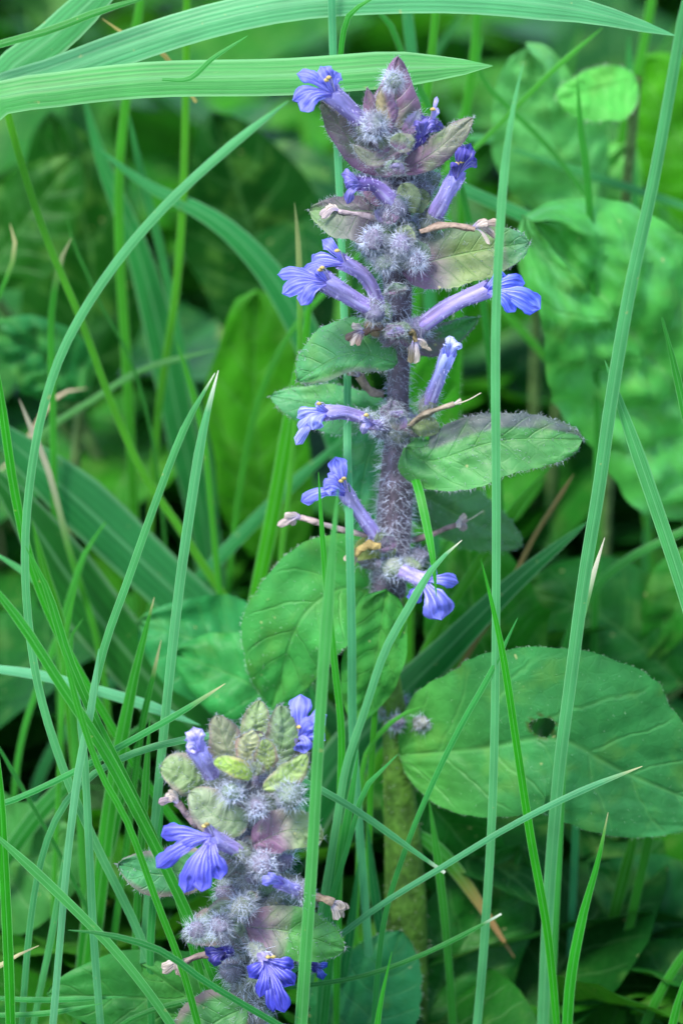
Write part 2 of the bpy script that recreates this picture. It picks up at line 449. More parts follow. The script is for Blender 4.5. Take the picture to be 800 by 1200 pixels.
def grass_stuff(nb, seed):
    rs = np.random.RandomState(seed)
    x = rs.uniform(-32, 32, nb); y = rs.uniform(-44, 52, nb)**1.0
    far = rs.rand(nb) < .55; y[far] = rs.uniform(1, 50, far.sum()); x[far] = rs.uniform(-16, 16, far.sum())
    h = rs.uniform(2.5, 7, nb)*np.where(y > 14, 1.2, 1)
    near = y < -1
    cz = CAM.z-(y-CAM.y)*math.tan(PITCH+math.atan(7.5/DIST))
    inx = np.abs(x) < 14
    h = np.where(near & inx, np.minimum(h, np.maximum(.6, cz-2.4)), h)
    h = np.where((y < 3.0) & (y >= -1) & inx, np.minimum(h, 2.6), h)
    h = np.where((y < 10) & (y >= 3.0) & inx, np.minimum(h, 3.8), h)
    az = rs.uniform(0, 2*np.pi, nb); lean = rs.uniform(.1, .9, nb)*h
    side = rs.uniform(0, 2*np.pi, nb); wd = rs.uniform(.05, .16, nb)
    K = 8; t = np.linspace(0, 1, K)
    cx = x[:, None]+np.cos(az)[:, None]*lean[:, None]*t**2; cy = y[:, None]+np.sin(az)[:, None]*lean[:, None]*t**2
    cz2 = h[:, None]*(t-.25*(lean/h)[:, None]*t**3)-.3
    hw = wd[:, None]*(1-t**3)*(.6+.4*np.minimum(1, t*4)); hw[:, -1] = .004
    sx = np.cos(side)[:, None]*hw; sy = np.sin(side)[:, None]*hw
    dep = .3*hw
    A = np.stack([np.stack([cx-sx, cy-sy, cz2], -1), np.stack([cx-np.sin(side)[:, None]*dep, cy+np.cos(side)[:, None]*dep, cz2], -1), np.stack([cx+sx, cy+sy, cz2], -1)], 2)
    Vt = A.reshape(-1, 3)
    q = []
    for i in range(K-1):
        for j in range(2): a = i*3+j; q.append((a, a+1, a+4, a+3))
    q = (np.array(q)[None]+(np.arange(nb)*K*3)[:, None, None]).reshape(-1, 4)
    pal = np.array([VIV(k) for k in (MID, DARK, BRIGHT, YG, PALE, OLIVE, STRAW)]); pc = rs.choice(len(pal), nb, p=[.30, .30, .18, .14, .03, .035, .015])
    c = pal[pc]*(.75+.5*rs.rand(nb, 1)); cols = np.repeat(c, K*3, 0)
    uv = np.tile(np.array([(j/2, i*.6) for i in range(K) for j in range(3)]), (nb, 1))
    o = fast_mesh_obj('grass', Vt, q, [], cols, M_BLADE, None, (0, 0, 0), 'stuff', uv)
    o['label'] = 'short dense green grass growing all round and behind the flowers'; o['category'] = 'grass'
grass_stuff(2300, 3)
def herb_stuff(nl, seed):
    rs = np.random.RandomState(seed)
    NU, NV = 6, 9
    u = np.linspace(-1, 1, NU+1); v = np.linspace(0, 1, NV+1)
    U, W_ = np.meshgrid(u, v); prf = np.sin(np.pi*W_**.8)**.7
    lx = U*prf*.36; ly = W_; lz = .10*np.abs(U)*prf+.035*np.abs(np.sin(np.pi*(W_*5-.9*np.abs(U))))*prf-.25*W_**2
    L = np.stack([lx, ly, lz], -1).reshape(-1, 3)
    x = rs.uniform(-30, 30, nl); y = rs.uniform(-40, 55, nl); far = rs.rand(nl) < .6
    y[far] = rs.uniform(0, 50, far.sum()); x[far] = rs.uniform(-15, 15, far.sum())
    s = rs.uniform(1.8, 5.2, nl); z = rs.uniform(.2, 4.2, nl)
    z = np.where(y > 14, z*1.5, z); inx = np.abs(x) < 14
    cz = CAM.z-(y-CAM.y)*math.tan(PITCH+math.atan(7.5/DIST))
    z = np.where((y < -1) & inx, np.minimum(z, np.maximum(.1, cz-4.5)), z)
    z = np.where((y < 4) & (y >= -1) & inx, np.minimum(z, .9), z); z = np.where((y < 11) & (y >= 4) & inx, np.minimum(z, 2.6), z)
    az = rs.uniform(0, 2*np.pi, nl); pit = rs.uniform(-.3, .9, nl); rol = rs.uniform(-.5, .5, nl)
    P = L[None]*s[:, None, None]
    cr, sr = np.cos(rol)[:, None], np.sin(rol)[:, None]
    X = P[..., 0]*cr+P[..., 2]*sr; Z = -P[..., 0]*sr+P[..., 2]*cr; Y = P[..., 1]
    cp, sp = np.cos(pit)[:, None], np.sin(pit)[:, None]
    Y2 = Y*cp-Z*sp; Z2 = Y*sp+Z*cp
    ca, sa = np.cos(az)[:, None], np.sin(az)[:, None]
    Vt = np.stack([X*ca-Y2*sa+x[:, None], X*sa+Y2*ca+y[:, None], np.maximum(Z2+z[:, None], -.2)], -1).reshape(-1, 3)
    q = []
    for i in range(NV):
        for j in range(NU): a = i*(NU+1)+j; q.append((a, a+1, a+NU+2, a+NU+1))
    M = (NU+1)*(NV+1)
    q = (np.array(q)[None]+(np.arange(nl)*M)[:, None, None]).reshape(-1, 4)
    pal = np.array([VIV(k) for k in ((.015, .078, .018), (.026, .105, .015), (.04, .13, .015), (.011, .055, .018), (.05, .12, .025))])
    c = pal[rs.choice(5, nl, p=[.34, .26, .14, .18, .08])]*(.8+.4*rs.rand(nl, 1))
    uv = np.tile(np.stack([U*.5+.5, W_], -1).reshape(-1, 2), (nl, 1))
    o = fast_mesh_obj('ground_cover', Vt, q, [], np.repeat(c, M, 0), M_LEAF, None, (0, 0, 0), 'stuff', uv)
    o['label'] = 'low dark green leafy herbs covering the soil under the grass'; o['category'] = 'ground cover'
herb_stuff(2600, 11)

# ------------------------------------------------------------------ leafy plants behind
LG = (.060, .185, .035); LY = (.085, .215, .020); LT = (.028, .135, .065); LD = (.014, .085, .030); LB = (.05, .11, .04)
def petiole(parent, W, r, color, **k): return tube('leaf_stalk', W, [r, r*.8], color, M_STEM, parent, n=8, nseg=10, lump=.15, **k)
def leafy(label, leaves, basexy, cat='leafy plant', name='broad_leaved_plant', group=None):
    """leaves: dicts for leaf(); a stalk runs from each leaf's base to the crown in the soil"""
    b = Vector((basexy[0], basexy[1], 0)); r = root(name, label, cat, b, group)
    for L in leaves:
        L = dict(L); a = V(L['mid'][0][0], L['mid'][0][1], L['mid'][0][2] if len(L['mid'][0]) > 2 else L.get('y', 0))
        stalk = L.pop('stalk', True); hairy = L.pop('hairy', 0)
        lf = leaf('leaf', parent=r, **L)
        if hairy: fuzz([(lf, hairy, .04, .10, dict(margin=True))], lf, color=(.45, .55, .4))
        if stalk:
            m = a.lerp(b, .5)+Vector((0, .3, a.z*.12)); petiole(r, [b+Vector((0, 0, -.1)), m, a], .11, (.10, .17, .05))
    return r
def mot(u, v, c):
    return lerp3(c, (.13, .22, .06), .35*sst(noise.noise(Vector((u*2.5, v*4, 2)))+.1, 0, .5))
def mot2(u, v, c):
    n = noise.noise(Vector((u*4, v*6, 3)))+.5*noise.noise(Vector((u*9, v*13, 7)))
    ph = v*8-1.3*abs(u)*8/7+.15*n; d = abs(ph-round(ph))
    k = lerp3(lerp3(c, (.20, .31, .15), .75*sst(n, .1, .6)), (.05, .17, .04), .5*sst(-n, .1, .6))
    return lerp3(k, (.17, .30, .13), .6*(1-sst(d, .02, .13))*(1-sst(abs(u), .8, 1)))
leafy('large crinkled light green leaf filling the right side behind the tall blade',
      [dict(mid=[(915, 590, 6), (800, 465, 5.4), (712, 355, 4.6), (618, 255, 4.2)], wl=128, wr=165, color=(.115, .27, .085), prof=(.8, .62), sl=.12, sr=-.05, relief=.26, puck=.75, curl=.1, nu=28, nv=60, nveins=8, serr=.03, wav=.012, cfun=mot2)], (6.5, 7))
leafy('mottled yellow-green rounded leaf behind the thin grass tip, upper right',
      [dict(mid=[(690, 262, 9), (655, 180, 8.6), (618, 55, 8)], wl=72, wr=60, color=(.19, .33, .14), prof=(.85, .5), relief=.14, cfun=mot, sl=-.2),
       dict(mid=[(630, 262, 10), (690, 225, 9.6), (742, 160, 9.6)], wl=40, wr=62, color=(.13, .26, .08), relief=.12, cfun=mot)], (3.6, 14))
leafy('small pale green lobed leaf with a bright rim near the upper right corner',
      [dict(mid=[(745, 92, 7.4), (700, 104, 7.2), (652, 116, 7)], wl=42, wr=24, color=(.12, .28, .08), prof=(.9, .45), sl=.3, relief=.05, hairy=120)], (4.6, 11))
leafy('bright yellow-green leaf cut by the upper right edge of the photo',
      [dict(mid=[(860, 260, 11), (800, 170, 10.6), (745, 70, 10.4)], wl=62, wr=90, color=LY, prof=(.8, .5), relief=.1)], (7, 12))
leafy('yellow-green oval leaf standing just right of the dark flower stem',
      [dict(mid=[(470, 620, 3), (505, 480, 2.6), (530, 372, 2.2)], wl=42, wr=34, color=(.075, .22, .04), prof=(.8, .7), sl=.2, relief=.05, hairy=160)], (.8, 3))
leafy('blurred lime green leaf left of the flower stem, below the arching blade',
      [dict(mid=[(325, 660, 8), (300, 500, 7.6), (300, 340, 7.4)], wl=58, wr=62, color=(.075, .20, .022), prof=(.85, .38), relief=.1, cfun=mot)], (-1.2, 7.5))
leafy('teal green wrinkled leaves low between the two long crossed blades and the stem',
      [dict(mid=[(345, 770, 3), (270, 760, 2.5), (160, 730, 2.4)], wl=72, wr=58, color=(.04, .165, .08), prof=(.85, .6), sl=.15, relief=.12, serr=.02),
       dict(mid=[(365, 850, 1.6), (290, 800, 1.4), (205, 765, 1.8)], wl=60, wr=58, color=(.045, .18, .07), prof=(.85, .6), relief=.12, serr=.02)], (-1, 3.5))
leafy('small wrinkled dark green leaf at the left edge above the dead tip',
      [dict(mid=[(95, 470, 7), (50, 415, 6.6), (-20, 380, 6.4)], wl=48, wr=45, color=(.03, .12, .05), relief=.15, cfun=mot)], (-5, 8))
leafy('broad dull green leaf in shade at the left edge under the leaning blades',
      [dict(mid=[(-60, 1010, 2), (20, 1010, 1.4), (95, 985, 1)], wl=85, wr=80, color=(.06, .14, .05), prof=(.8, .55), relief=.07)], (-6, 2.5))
leafy('glossy puckered dark leaf at the bottom beneath the big holed leaf',
      [dict(mid=[(470, 1245, -.2), (530, 1130, .3), (610, 990, .9)], wl=70, wr=75, color=(.022, .10, .03), prof=(.8, .6), relief=.13, sl=.1)], (.5, 1))
leafy('blue-green toothed leaf at the bottom edge right of the small flower spike',
      [dict(mid=[(400, 1260, -1.6), (440, 1180, -1.4), (470, 1090, -1)], wl=75, wr=52, color=(.04, .16, .085), prof=(.8, .6), serr=.06, ns=10, relief=.05, hairy=120)], (.4, -1.2))
leafy('dull grey-green low leaves under the small flower spike at the bottom left',
      [dict(mid=[(300, 1215, -2.4), (200, 1175, -2.6), (55, 1165, -2.8)], wl=48, wr=62, color=(.05, .15, .05), prof=(.8, .55), relief=.07, serr=.03),
       dict(mid=[(330, 1255, -3), (250, 1190, -3), (165, 1130, -3)], wl=48, wr=45, color=(.06, .15, .05), prof=(.8, .6), relief=.06)], (-1.8, -1.8))
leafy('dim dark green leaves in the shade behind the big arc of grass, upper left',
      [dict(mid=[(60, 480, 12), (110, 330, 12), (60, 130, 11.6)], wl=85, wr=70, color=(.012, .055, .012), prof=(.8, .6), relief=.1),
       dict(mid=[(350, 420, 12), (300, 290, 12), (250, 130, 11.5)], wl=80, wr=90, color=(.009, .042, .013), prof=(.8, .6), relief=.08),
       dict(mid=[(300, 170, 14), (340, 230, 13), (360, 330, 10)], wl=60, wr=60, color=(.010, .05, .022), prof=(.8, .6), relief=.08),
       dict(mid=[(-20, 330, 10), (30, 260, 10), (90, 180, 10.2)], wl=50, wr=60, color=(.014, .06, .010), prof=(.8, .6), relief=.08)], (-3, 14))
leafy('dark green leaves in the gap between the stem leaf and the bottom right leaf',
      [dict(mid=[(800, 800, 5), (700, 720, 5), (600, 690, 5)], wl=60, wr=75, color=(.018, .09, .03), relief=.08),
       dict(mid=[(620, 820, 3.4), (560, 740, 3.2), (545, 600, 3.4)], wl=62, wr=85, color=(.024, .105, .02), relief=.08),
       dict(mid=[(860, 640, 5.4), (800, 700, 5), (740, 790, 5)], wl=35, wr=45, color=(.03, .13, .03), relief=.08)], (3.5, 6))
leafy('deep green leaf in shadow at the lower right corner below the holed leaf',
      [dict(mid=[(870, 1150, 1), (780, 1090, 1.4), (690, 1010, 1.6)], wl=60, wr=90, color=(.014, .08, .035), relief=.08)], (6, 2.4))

# ------------------------------------------------------------------ grass blades, broad ones first
B = blade
B('broad pale blade arching right across the very top of the photo', (.095, .205, .118), 38, [(-160, 190), (-30, 118), (60, 88), (140, 58), (240, 26), (340, 5), (450, -3), (560, -2), (680, 12), (792, 42)], 2.0, fold=.12, p=7, rootw=.3)
B('broad light green blade pointing right behind the topmost flowers', (.078, .190, .080), 44, [(-120, 420), (-60, 200), (-10, 120), (60, 104), (180, 91), (330, 88), (450, 80), (530, 78), (577, 77)], .9, fold=.3, p=8, roll=(15, 10), rootw=.55)
B('broad blade rising to the right in the top left corner', WIDE, 46, [(-60, 200), (0, 95), (60, 45), (130, -20), (180, -60)], 2.6, fold=.2, roll=(10, 10), p=9)
B('slim dark green blade crossing the top left corner', (.025, .13, .04), 12, [(-60, 75), (0, 52), (60, 35), (120, 12), (190, -8)], 1.8)
B('blurred broad blade going down behind the top left blades', (.03, .13, .05), 36, [(215, 520), (190, 400), (160, 290), (120, 190), (95, 100)], 7.5, fold=.3)
B('faint slim blade beside the blurred broad one, upper left', (.03, .13, .05), 14, [(215, 420), (190, 300), (165, 200), (150, 130)], 7)
B('broad curved teal blade arching down towards the middle flowers', (.034, .145, .062), 34, [(400, 520), (365, 410), (330, 340), (285, 285), (240, 250), (170, 215), (110, 170)], 6, fold=.25, roll=(15, -10))
B('very broad pale teal blade lying across the left middle', (.036, .135, .066), 62, [(400, 880), (300, 780), (190, 680), (95, 590), (-30, 480)], 4.2, fold=.15, p=9, roll=(8, 8))
B('broad dark green blade under the pale teal one at left', (.018, .085, .030), 66, [(250, 880), (170, 790), (90, 690), (30, 600), (-20, 540)], 3.4, fold=.15, p=9)
B('broad dark blue-green blade slanting up right under the stem leaf', (.012, .088, .048), 50, [(330, 1010), (390, 905), (450, 835), (520, 765), (600, 685), (690, 610)], 1.3, fold=.2, roll=(10, 0), p=5)
B('blurred pale blade slanting down right behind the upper flowers', (.04, .15, .07), 22, [(470, 180), (540, 220), (600, 247), (680, 285), (800, 345)], 5.5, ground=False)
B('faint pale blade crossing behind the tall right blade', (.04, .15, .06), 14, [(600, 175), (690, 205), (760, 228), (860, 262)], 8, ground=False)
B('faint horizontal blade behind the thin upright tip', (.05, .16, .08), 12, [(520, 160), (600, 165), (650, 176)], 9, ground=False)
# tall foreground blades
B('tall thin straight pale blade standing right of the flower stem', PALE, 14, [(556, 1230), (566, 1120), (576, 960), (580, 800), (581, 600), (580, 400), (585, 270), (592, 185), (602, 120), (613, 72)], -2.6, p=2.2, rootw=.9, roll=(-12, 20))
B('longest pale blade running from bottom to the upper right corner', (.100, .215, .110), 20, [(634, 1240), (642, 1060), (654, 910), (668, 800), (684, 680), (702, 570), (716, 470), (738, 340), (768, 200), (802, 10), (815, -60)], -2.2, p=6, rootw=.9, roll=(10, -20))
B('pointed blade entering from the right edge and leaning left', (.095, .22, .095), 24, [(840, 820), (800, 690), (765, 585), (735, 498), (708, 422)], -2, p=5)
B('short narrow blade tip at the right edge, above the pointed one', MID, 12, [(830, 620), (805, 500), (790, 430), (775, 372)], -1.5, blunt=.3)
B('thin blade with a frayed white tip beside the longest blade', (.05, .20, .05), 10, [(655, 1000), (662, 860), (674, 760), (690, 690), (708, 630)], -1.6, tip=.09, tipc=(.6, .52, .45))
B('vivid green curved blade crossing behind the tall thin straight one', (.03, .185, .015), 13, [(655, 1240), (642, 1100), (622, 985), (606, 880), (591, 780), (578, 715), (563, 655)], -3.0, p=2)
B('vivid green upright blade ending below the big holed leaf', (.03, .19, .025), 16, [(662, 1240), (668, 1150), (682, 1075), (700, 1010), (712, 952)], -3, p=2.2, tip=.05)
B('pale blade rising up under the big holed leaf', (.05, .19, .09), 11, [(665, 1240), (668, 1120), (673, 1000), (676, 900)], .8)
B('long thin blade slanting up to the right across the big leaf', (.07, .175, .10), 10, [(340, 1140), (400, 1095), (450, 1058), (520, 1015), (600, 967), (680, 927), (752, 898)], -3.4, p=3, tip=.03, ground=True)
B('thin dark blade with a white cut tip low in the middle', (.02, .12, .04), 8, [(250, 1165), (350, 1156), (420, 1145), (480, 1125), (540, 1097), (587, 1071)], -3.2, tip=.015, tipc=(.45, .5, .42), blunt=.4)
B('blade slanting down right to a whitish broken tip, below centre', (.075, .185, .09), 11, [(240, 862), (330, 905), (375, 925), (425, 955), (470, 987), (521, 1023)], -3.0, tip=.015, tipc=(.5, .55, .45), blunt=.5)
B('thin blade leaning right over the stem base, ending above the big leaf', (.045, .18, .06), 9, [(435, 1240), (448, 1090), (475, 995), (508, 915), (540, 850), (575, 788), (606, 724)], -2.6, p=2.5)
B('curved pale blade ending just left of the lowest hanging flower', (.11, .225, .125), 13, [(370, 1110), (392, 980), (405, 900), (425, 840), (450, 765), (480, 710), (508, 664), (541, 633)], -2.2, p=3, tip=.015, tipc=(.6, .55, .45))
B('very long bluish blade rising past the left side of the whole spike', CYAN, 12, [(440, 1240), (432, 1120), (420, 960), (413, 850), (412, 740), (409, 600), (407, 480), (403, 360), (398, 220), (392, 100), (388, -40)],  None, p=8, rootw=1) if False else \
B('very long bluish blade rising past the left side of the whole spike', CYAN, 13, [(440, 1240, -1.2), (432, 1120, -1.2), (420, 960, -1.1), (413, 850, -1.1), (412, 740, -1.1), (409, 600, -.9), (407, 520, -.35), (407, 440, .1), (403, 360, .5), (398, 220, 1.2), (392, 100, 1.6), (388, -40, 1.8)], p=9, rootw=1, roll=(15, -25))
B('short vivid blade tip in front of the left-hand open flower', (.04, .20, .03), 12, [(398, 960), (400, 860), (392, 780), (384, 700), (377, 620), (373, 553)], -1.6, p=2)
B('pale blade running down in front of the small spike at its right side', (.085, .21, .085), 19, [(350, 1240), (358, 1120), (366, 1000), (372, 890), (379, 780), (388, 660), (396, 572)], -5.2, p=2.4)
B('bright green blade bending down over the lowest hanging flower', (.04, .19, .03), 15, [(455, 1000, 2), (455, 760, 1.4), (462, 600, 1), (476, 548, .5), (488, 566, -.9), (499, 612, -1.3), (507, 655, -1.5), (511, 700, -1.5)], p=4)
B('left one of two blades meeting at a point, left of centre', (.085, .205, .09), 12, [(60, 1100), (82, 980), (100, 860), (122, 760), (150, 680), (182, 590), (216, 502), (252, 437)], -2.4, p=3.5, tip=.02, tipc=(.6, .6, .5))
B('right one of two blades meeting at a point, with a whitish tip', (.11, .225, .125), 15, [(165, 1240), (172, 1080), (186, 920), (198, 800), (210, 690), (224, 590), (238, 505), (256, 434)], -2.5, p=3, tip=.03, tipc=(.7, .65, .6))
B('long pale blade drawing a great arc across the left side', (.105, .22, .115), 14, [(215, 1240), (165, 1100), (110, 985), (72, 895), (44, 800), (31, 700), (31, 610), (44, 510), (66, 430), (98, 365), (145, 297), (200, 235), (268, 173), (338, 118)], -2.8, p=5, rootw=.9, roll=(20, -10))
B('yellow-green stalk-like blade slanting down from the top left edge', YG, 12, [(310, 770), (242, 668), (208, 615), (168, 555), (130, 470), (95, 375), (55, 280), (25, 190), (-5, 80)], 3.4, p=9, roll=(0, 0))
B('upright yellow-green stalk left of the spike, reaching the top edge', YG, 12, [(176, 620), (186, 480), (205, 350), (214, 240), (218, 100), (219, -30)], 6, p=9)
B('green upright stalk further left, reaching the top edge', (.05, .165, .015), 15, [(155, 560), (148, 420), (141, 310), (140, 200), (150, 100), (168, -20)], 6.6, p=9)
B('slim green blade standing between the yellow stalk and the crossed blades', (.05, .17, .02), 10, [(275, 820), (257, 690), (248, 600), (240, 520), (226, 460), (207, 400)], 3, p=3)
B('faded olive blade lying across behind the great arc', (.11, .19, .07), 10, [(20, 540), (60, 500), (110, 468), (170, 432), (255, 409)], 5.6, p=4)
B('upright blade with a pale tip beside the middle left flowers', (.07, .18, .03), 9, [(340, 560), (350, 440), (351, 340), (349, 280), (345, 237)], 2.2, p=3, tip=.12, tipc=(.22, .25, .1))
B('broader yellow-green blade behind the left-hand leaves of the spike', (.05, .185, .012), 22, [(280, 820), (300, 700), (318, 610), (338, 500), (357, 400), (366, 330)], 2.6, p=3)
B('soft teal blade slanting up to the stem behind the open flowers', (.03, .14, .06), 20, [(150, 780), (210, 705), (270, 640), (340, 570), (420, 500)], 4.6, p=5)
B('bright blade running down at the left edge, bending right', (.03, .175, .018), 14, [(160, 900), (100, 800), (62, 728), (35, 655), (18, 580), (6, 500), (-6, 410)], -.6, p=4)
B('long green blade sweeping from the left edge to the bottom', (.035, .17, .035), 17, [(290, 1250), (245, 1130), (205, 1040), (165, 960), (122, 880), (70, 800), (25, 730), (-30, 660)], -4.2, p=5)
B('slim bright blade just below the sweeping one, in front of the small spike', (.035, .175, .025), 11, [(245, 1250), (215, 1140), (185, 1060), (150, 965), (118, 905), (92, 830), (72, 750)], -4.6, p=3)
B('pale upright blade with a whitish edge at the lower left', (.12, .235, .14), 12, [(122, 1250), (110, 1100), (105, 1000), (100, 900), (95, 850), (88, 780)], -3.4, p=3)
B('nearly white blade leaning left at the lower left', (.15, .25, .17), 12, [(58, 1250), (70, 1110), (80, 1000), (92, 905), (107, 830), (116, 760)], -3.8, p=4)
B('second sweeping green blade starting higher, at the lower left', (.035, .165, .035), 14, [(240, 1160), (205, 1040), (175, 970), (143, 905), (108, 835), (80, 770), (55, 690), (30, 640)], -3.6, p=3)
B('thin blade rising right to a tip above the small spike', (.035, .17, .06), 10, [(-30, 958), (30, 932), (90, 903), (150, 870), (210, 836), (264, 801)], -3.2, p=3, tip=.03)
B('thick whitish blade lying almost level left of the small spike', (.15, .27, .19), 17, [(-40, 780), (40, 790), (110, 808), (170, 826), (235, 850)], -.4, p=7, ground=False)
B('dark blue-green curved blade crossing the bottom of the small spike', (.014, .105, .045), 11, [(80, 1090), (130, 1096), (190, 1115), (240, 1150), (290, 1180), (350, 1215)][::-1], -5.4, p=3)
B('pale blade slanting down right across the bottom left corner', (.075, .195, .075), 15, [(230, 1250), (190, 1185), (140, 1120), (90, 1068), (40, 1020), (-20, 965)], -4.4, p=5)
B('level pale blade near the bottom left corner', (.045, .18, .06), 9, [(-30, 1168), (50, 1172), (150, 1168)], -3.3, ground=False)
B('lower level blade at the bottom left corner', (.04, .17, .05), 9, [(-30, 1190), (50, 1188), (120, 1176)], -3.6, ground=False)
B('bright upright blade along the left edge at the bottom', (.03, .18, .02), 16, [(14, 1250), (10, 1120), (2, 960), (-4, 860)], -3.9, p=4)
B('wide mid green blade with a small yellow tip behind the slim crossed blades', (.034, .16, .03), 24, [(110, 1100), (128, 950), (140, 880), (156, 800), (168, 750), (181, 700)], -1, p=2.5, tip=.02, rootw=1)
B('narrow green blade with white tip right of the wide one', (.03, .15, .03), 11, [(150, 980), (165, 860), (180, 790), (189, 750)], -.8, tip=.06, p=2.5)
B('short curled blade tip, higher of two at the left', (.05, .18, .03), 9, [(70, 900), (74, 800), (78, 740), (90, 688)], .6, p=4, blunt=.3)
B('short curled blade tip, lower of two at the left', (.045, .17, .04), 12, [(90, 900), (84, 800), (83, 750), (97, 725)], .2, p=4)
B('short blunt blade tip lying on the pale teal blade', (.045, .18, .04), 10, [(70, 740), (95, 660), (108, 635), (124, 612)], 2.8, p=3, blunt=.3)
B('dark green upright blade in the lower left shade', (.02, .12, .025), 26, [(90, 1250), (105, 1080), (135, 960), (160, 870)], -.4, p=5)
B('green stalk with a brown dead tip at the far left', (.05, .165, .02), 10, [(80, 640), (58, 555), (38, 505), (23, 468)], 3, tip=.22, tipc=(.4, .33, .25), p=5)
B('small dead pinkish tip behind the great arc', (.045, .13, .03), 8, [(30, 520), (60, 470), (80, 458), (102, 455)], 6, tip=.4, tipc=(.5, .36, .26))
B('curled thin blade at the left edge, upper part', (.045, .165, .03), 7, [(-30, 420), (0, 345), (14, 310), (18, 285), (12, 262)], 4.5, p=6, tip=.05)
B('bent blade with a hooked tip inside the great arc', (.045, .175, .03), 11, [(62, 480), (60, 380), (66, 330), (74, 298), (84, 279)], 4, p=6, tip=.05)
B('faint hair-thin blade behind the hooked one', (.03, .12, .03), 5, [(110, 340), (88, 290), (79, 256)], 5)
# upper right
B('thin green blade falling left from the broad top blade', (.045, .165, .02), 9, [(420, 300), (500, 220), (560, 170), (600, 130), (650, 80), (706, 32)], 5, p=5)
B('thin dark blade curving down right from the blade tip', (.03, .14, .025), 9, [(760, 330), (680, 220), (640, 170), (600, 130), (570, 100), (560, 75), (566, 42)], 6, p=4)
B('blurred upright blade in front of the large crinkled leaf, top right', (.03, .15, .03), 12, [(694, 330), (692, 270), (687, 200), (680, 150), (676, 90)], 4.6, p=3)
B('upright blade behind the small pale lobed leaf', (.035, .15, .05), 12, [(750, 330), (742, 200), (738, 100), (736, 40)], 9, p=6)
B('green stalk under the top blade, right of the spike', (.04, .155, .015), 14, [(538, 360), (541, 240), (545, 140), (556, 60), (562, -30)], 7.5, p=9)
B('green stalk at the top edge just above the blade tip', (.05, .17, .015), 13, [(490, 300), (496, 150), (506, 60), (514, -30)], 5, p=9)
B('pale teal upright blade at the top edge above the hood-shaped bract', (.04, .15, .08), 18, [(500, 300), (492, 150), (482, 60), (472, -30)], 6.2, p=9)
B('upright stalk near the top right corner', (.05, .165, .015), 14, [(716, 330), (728, 160), (752, 60), (770, -40)], 9.6, p=9)
B('slim blade hanging over the broad top blade', (.03, .16, .03), 9, [(400, 200), (398, 90), (402, 40), (412, 14), (450, -10)], 1.4, p=4, ground=False)
B('small yellowish dead blade in the top left behind the broad blades', (.30, .24, .08), 8, [(230, 120), (190, 62), (150, 42), (120, 22)], 3.6, ground=False)
B('thin curved blade lying over the broad light green one', (.05, .18, .05), 9, [(190, 93), (222, 92), (250, 68), (290, 42)], .3, ground=False)
B('green blade above the left open flower at the top', (.02, .12, .03), 10, [(470, 60), (440, 10), (400, -10)], 4)
B('bright blurred blades leaning behind the upper right leaf', (.05, .17, .02), 12, [(640, 420), (560, 330), (520, 240), (540, 140), (566, 80)], 9)
# lower right and centre
B('bright yellow-green blade running under the dark broad one', (.055, .17, .012), 16, [(440, 900), (500, 760), (560, 660), (600, 600), (650, 540)], 2.4, p=5)
B('thin brown dead stem behind the stem leaf', (.16, .11, .04), 7, [(590, 700), (625, 630), (650, 590), (672, 555)], 3, p=9)
B('curved green blade arching right behind the longest blade', (.032, .14, .04), 13, [(640, 820), (672, 730), (700, 685), (735, 655), (780, 632), (850, 600)], 3, p=6)
B('dark yellow-green blade, left of two in the bottom right shade', (.035, .13, .012), 18, [(690, 1260), (708, 1130), (722, 1060), (740, 990), (752, 930)], 1, p=5)
B('dark yellow-green blade, right of two in the bottom right shade', (.035, .14, .012), 15, [(700, 1260), (728, 1130), (745, 1050), (762, 970), (772, 900)], .6, p=5)
B('green blade cutting the bottom right corner', (.035, .15, .02), 15, [(735, 1260), (760, 1190), (790, 1135), (830, 1080)], -1, p=6)
B('bright blade tip in the very bottom right corner', (.035, .18, .025), 14, [(776, 1270), (790, 1190), (812, 1120)], -3, p=4)
B('short vivid blade tip at the bottom edge, centre', (.035, .19, .03), 11, [(436, 1250), (445, 1180), (459, 1115)], -4.2, p=2)
B('green blade rising through the shade right of the olive stem', (.035, .15, .035), 13, [(534, 1260), (527, 1150), (521, 1080), (513, 1010), (502, 935)], -1.2, p=3)
B('broad withering blade with an orange-brown end at the lower centre', (.04, .15, .035), 24, [(455, 960), (500, 985), (530, 1015), (562, 1060), (602, 1122)], 0, p=3, tip=.5, tipc=(.36, .20, .08), ground=False)
B('blade beside the curved pale one, left of the olive stem', (.04, .175, .05), 13, [(386, 1130), (392, 1060), (402, 990), (412, 930), (420, 880)], -2.4, p=3)
B('dark blade behind the pale one at the right of the small spike', (.022, .12, .05), 16, [(376, 1180), (384, 1060), (396, 960), (418, 860), (440, 790)], -1.6, p=4)
B('slim bright stalk between the long bluish blade and the olive stem', (.045, .18, .012), 9, [(428, 1100), (433, 960), (436, 880), (445, 800), (478, 720)], -.6, p=5)
B('short pale blade tip crossing the long bluish one', (.05, .19, .07), 8, [(405, 1000), (425, 930), (445, 905), (466, 884)], -2.6, p=3)
B('thin blade looping above the dark broad blade', (.05, .18, .03), 8, [(420, 1010), (424, 905), (440, 865), (470, 838), (500, 826)], -.6, p=4)
B('dark blade at the bottom between small spike and olive stem', (.02, .12, .05), 15, [(470, 1260), (452, 1130), (438, 1040), (430, 960)], -.8, p=3)
B('short thick blade at the bottom beside the small spike', (.02, .12, .05), 16, [(392, 1260), (400, 1160), (412, 1080), (420, 1010)], -1.3, p=3)
B('slim upright green blade behind the small spike, left side', (.034, .15, .04), 12, [(155, 1250), (160, 1080), (168, 960), (176, 840)], -2.0, p=3)
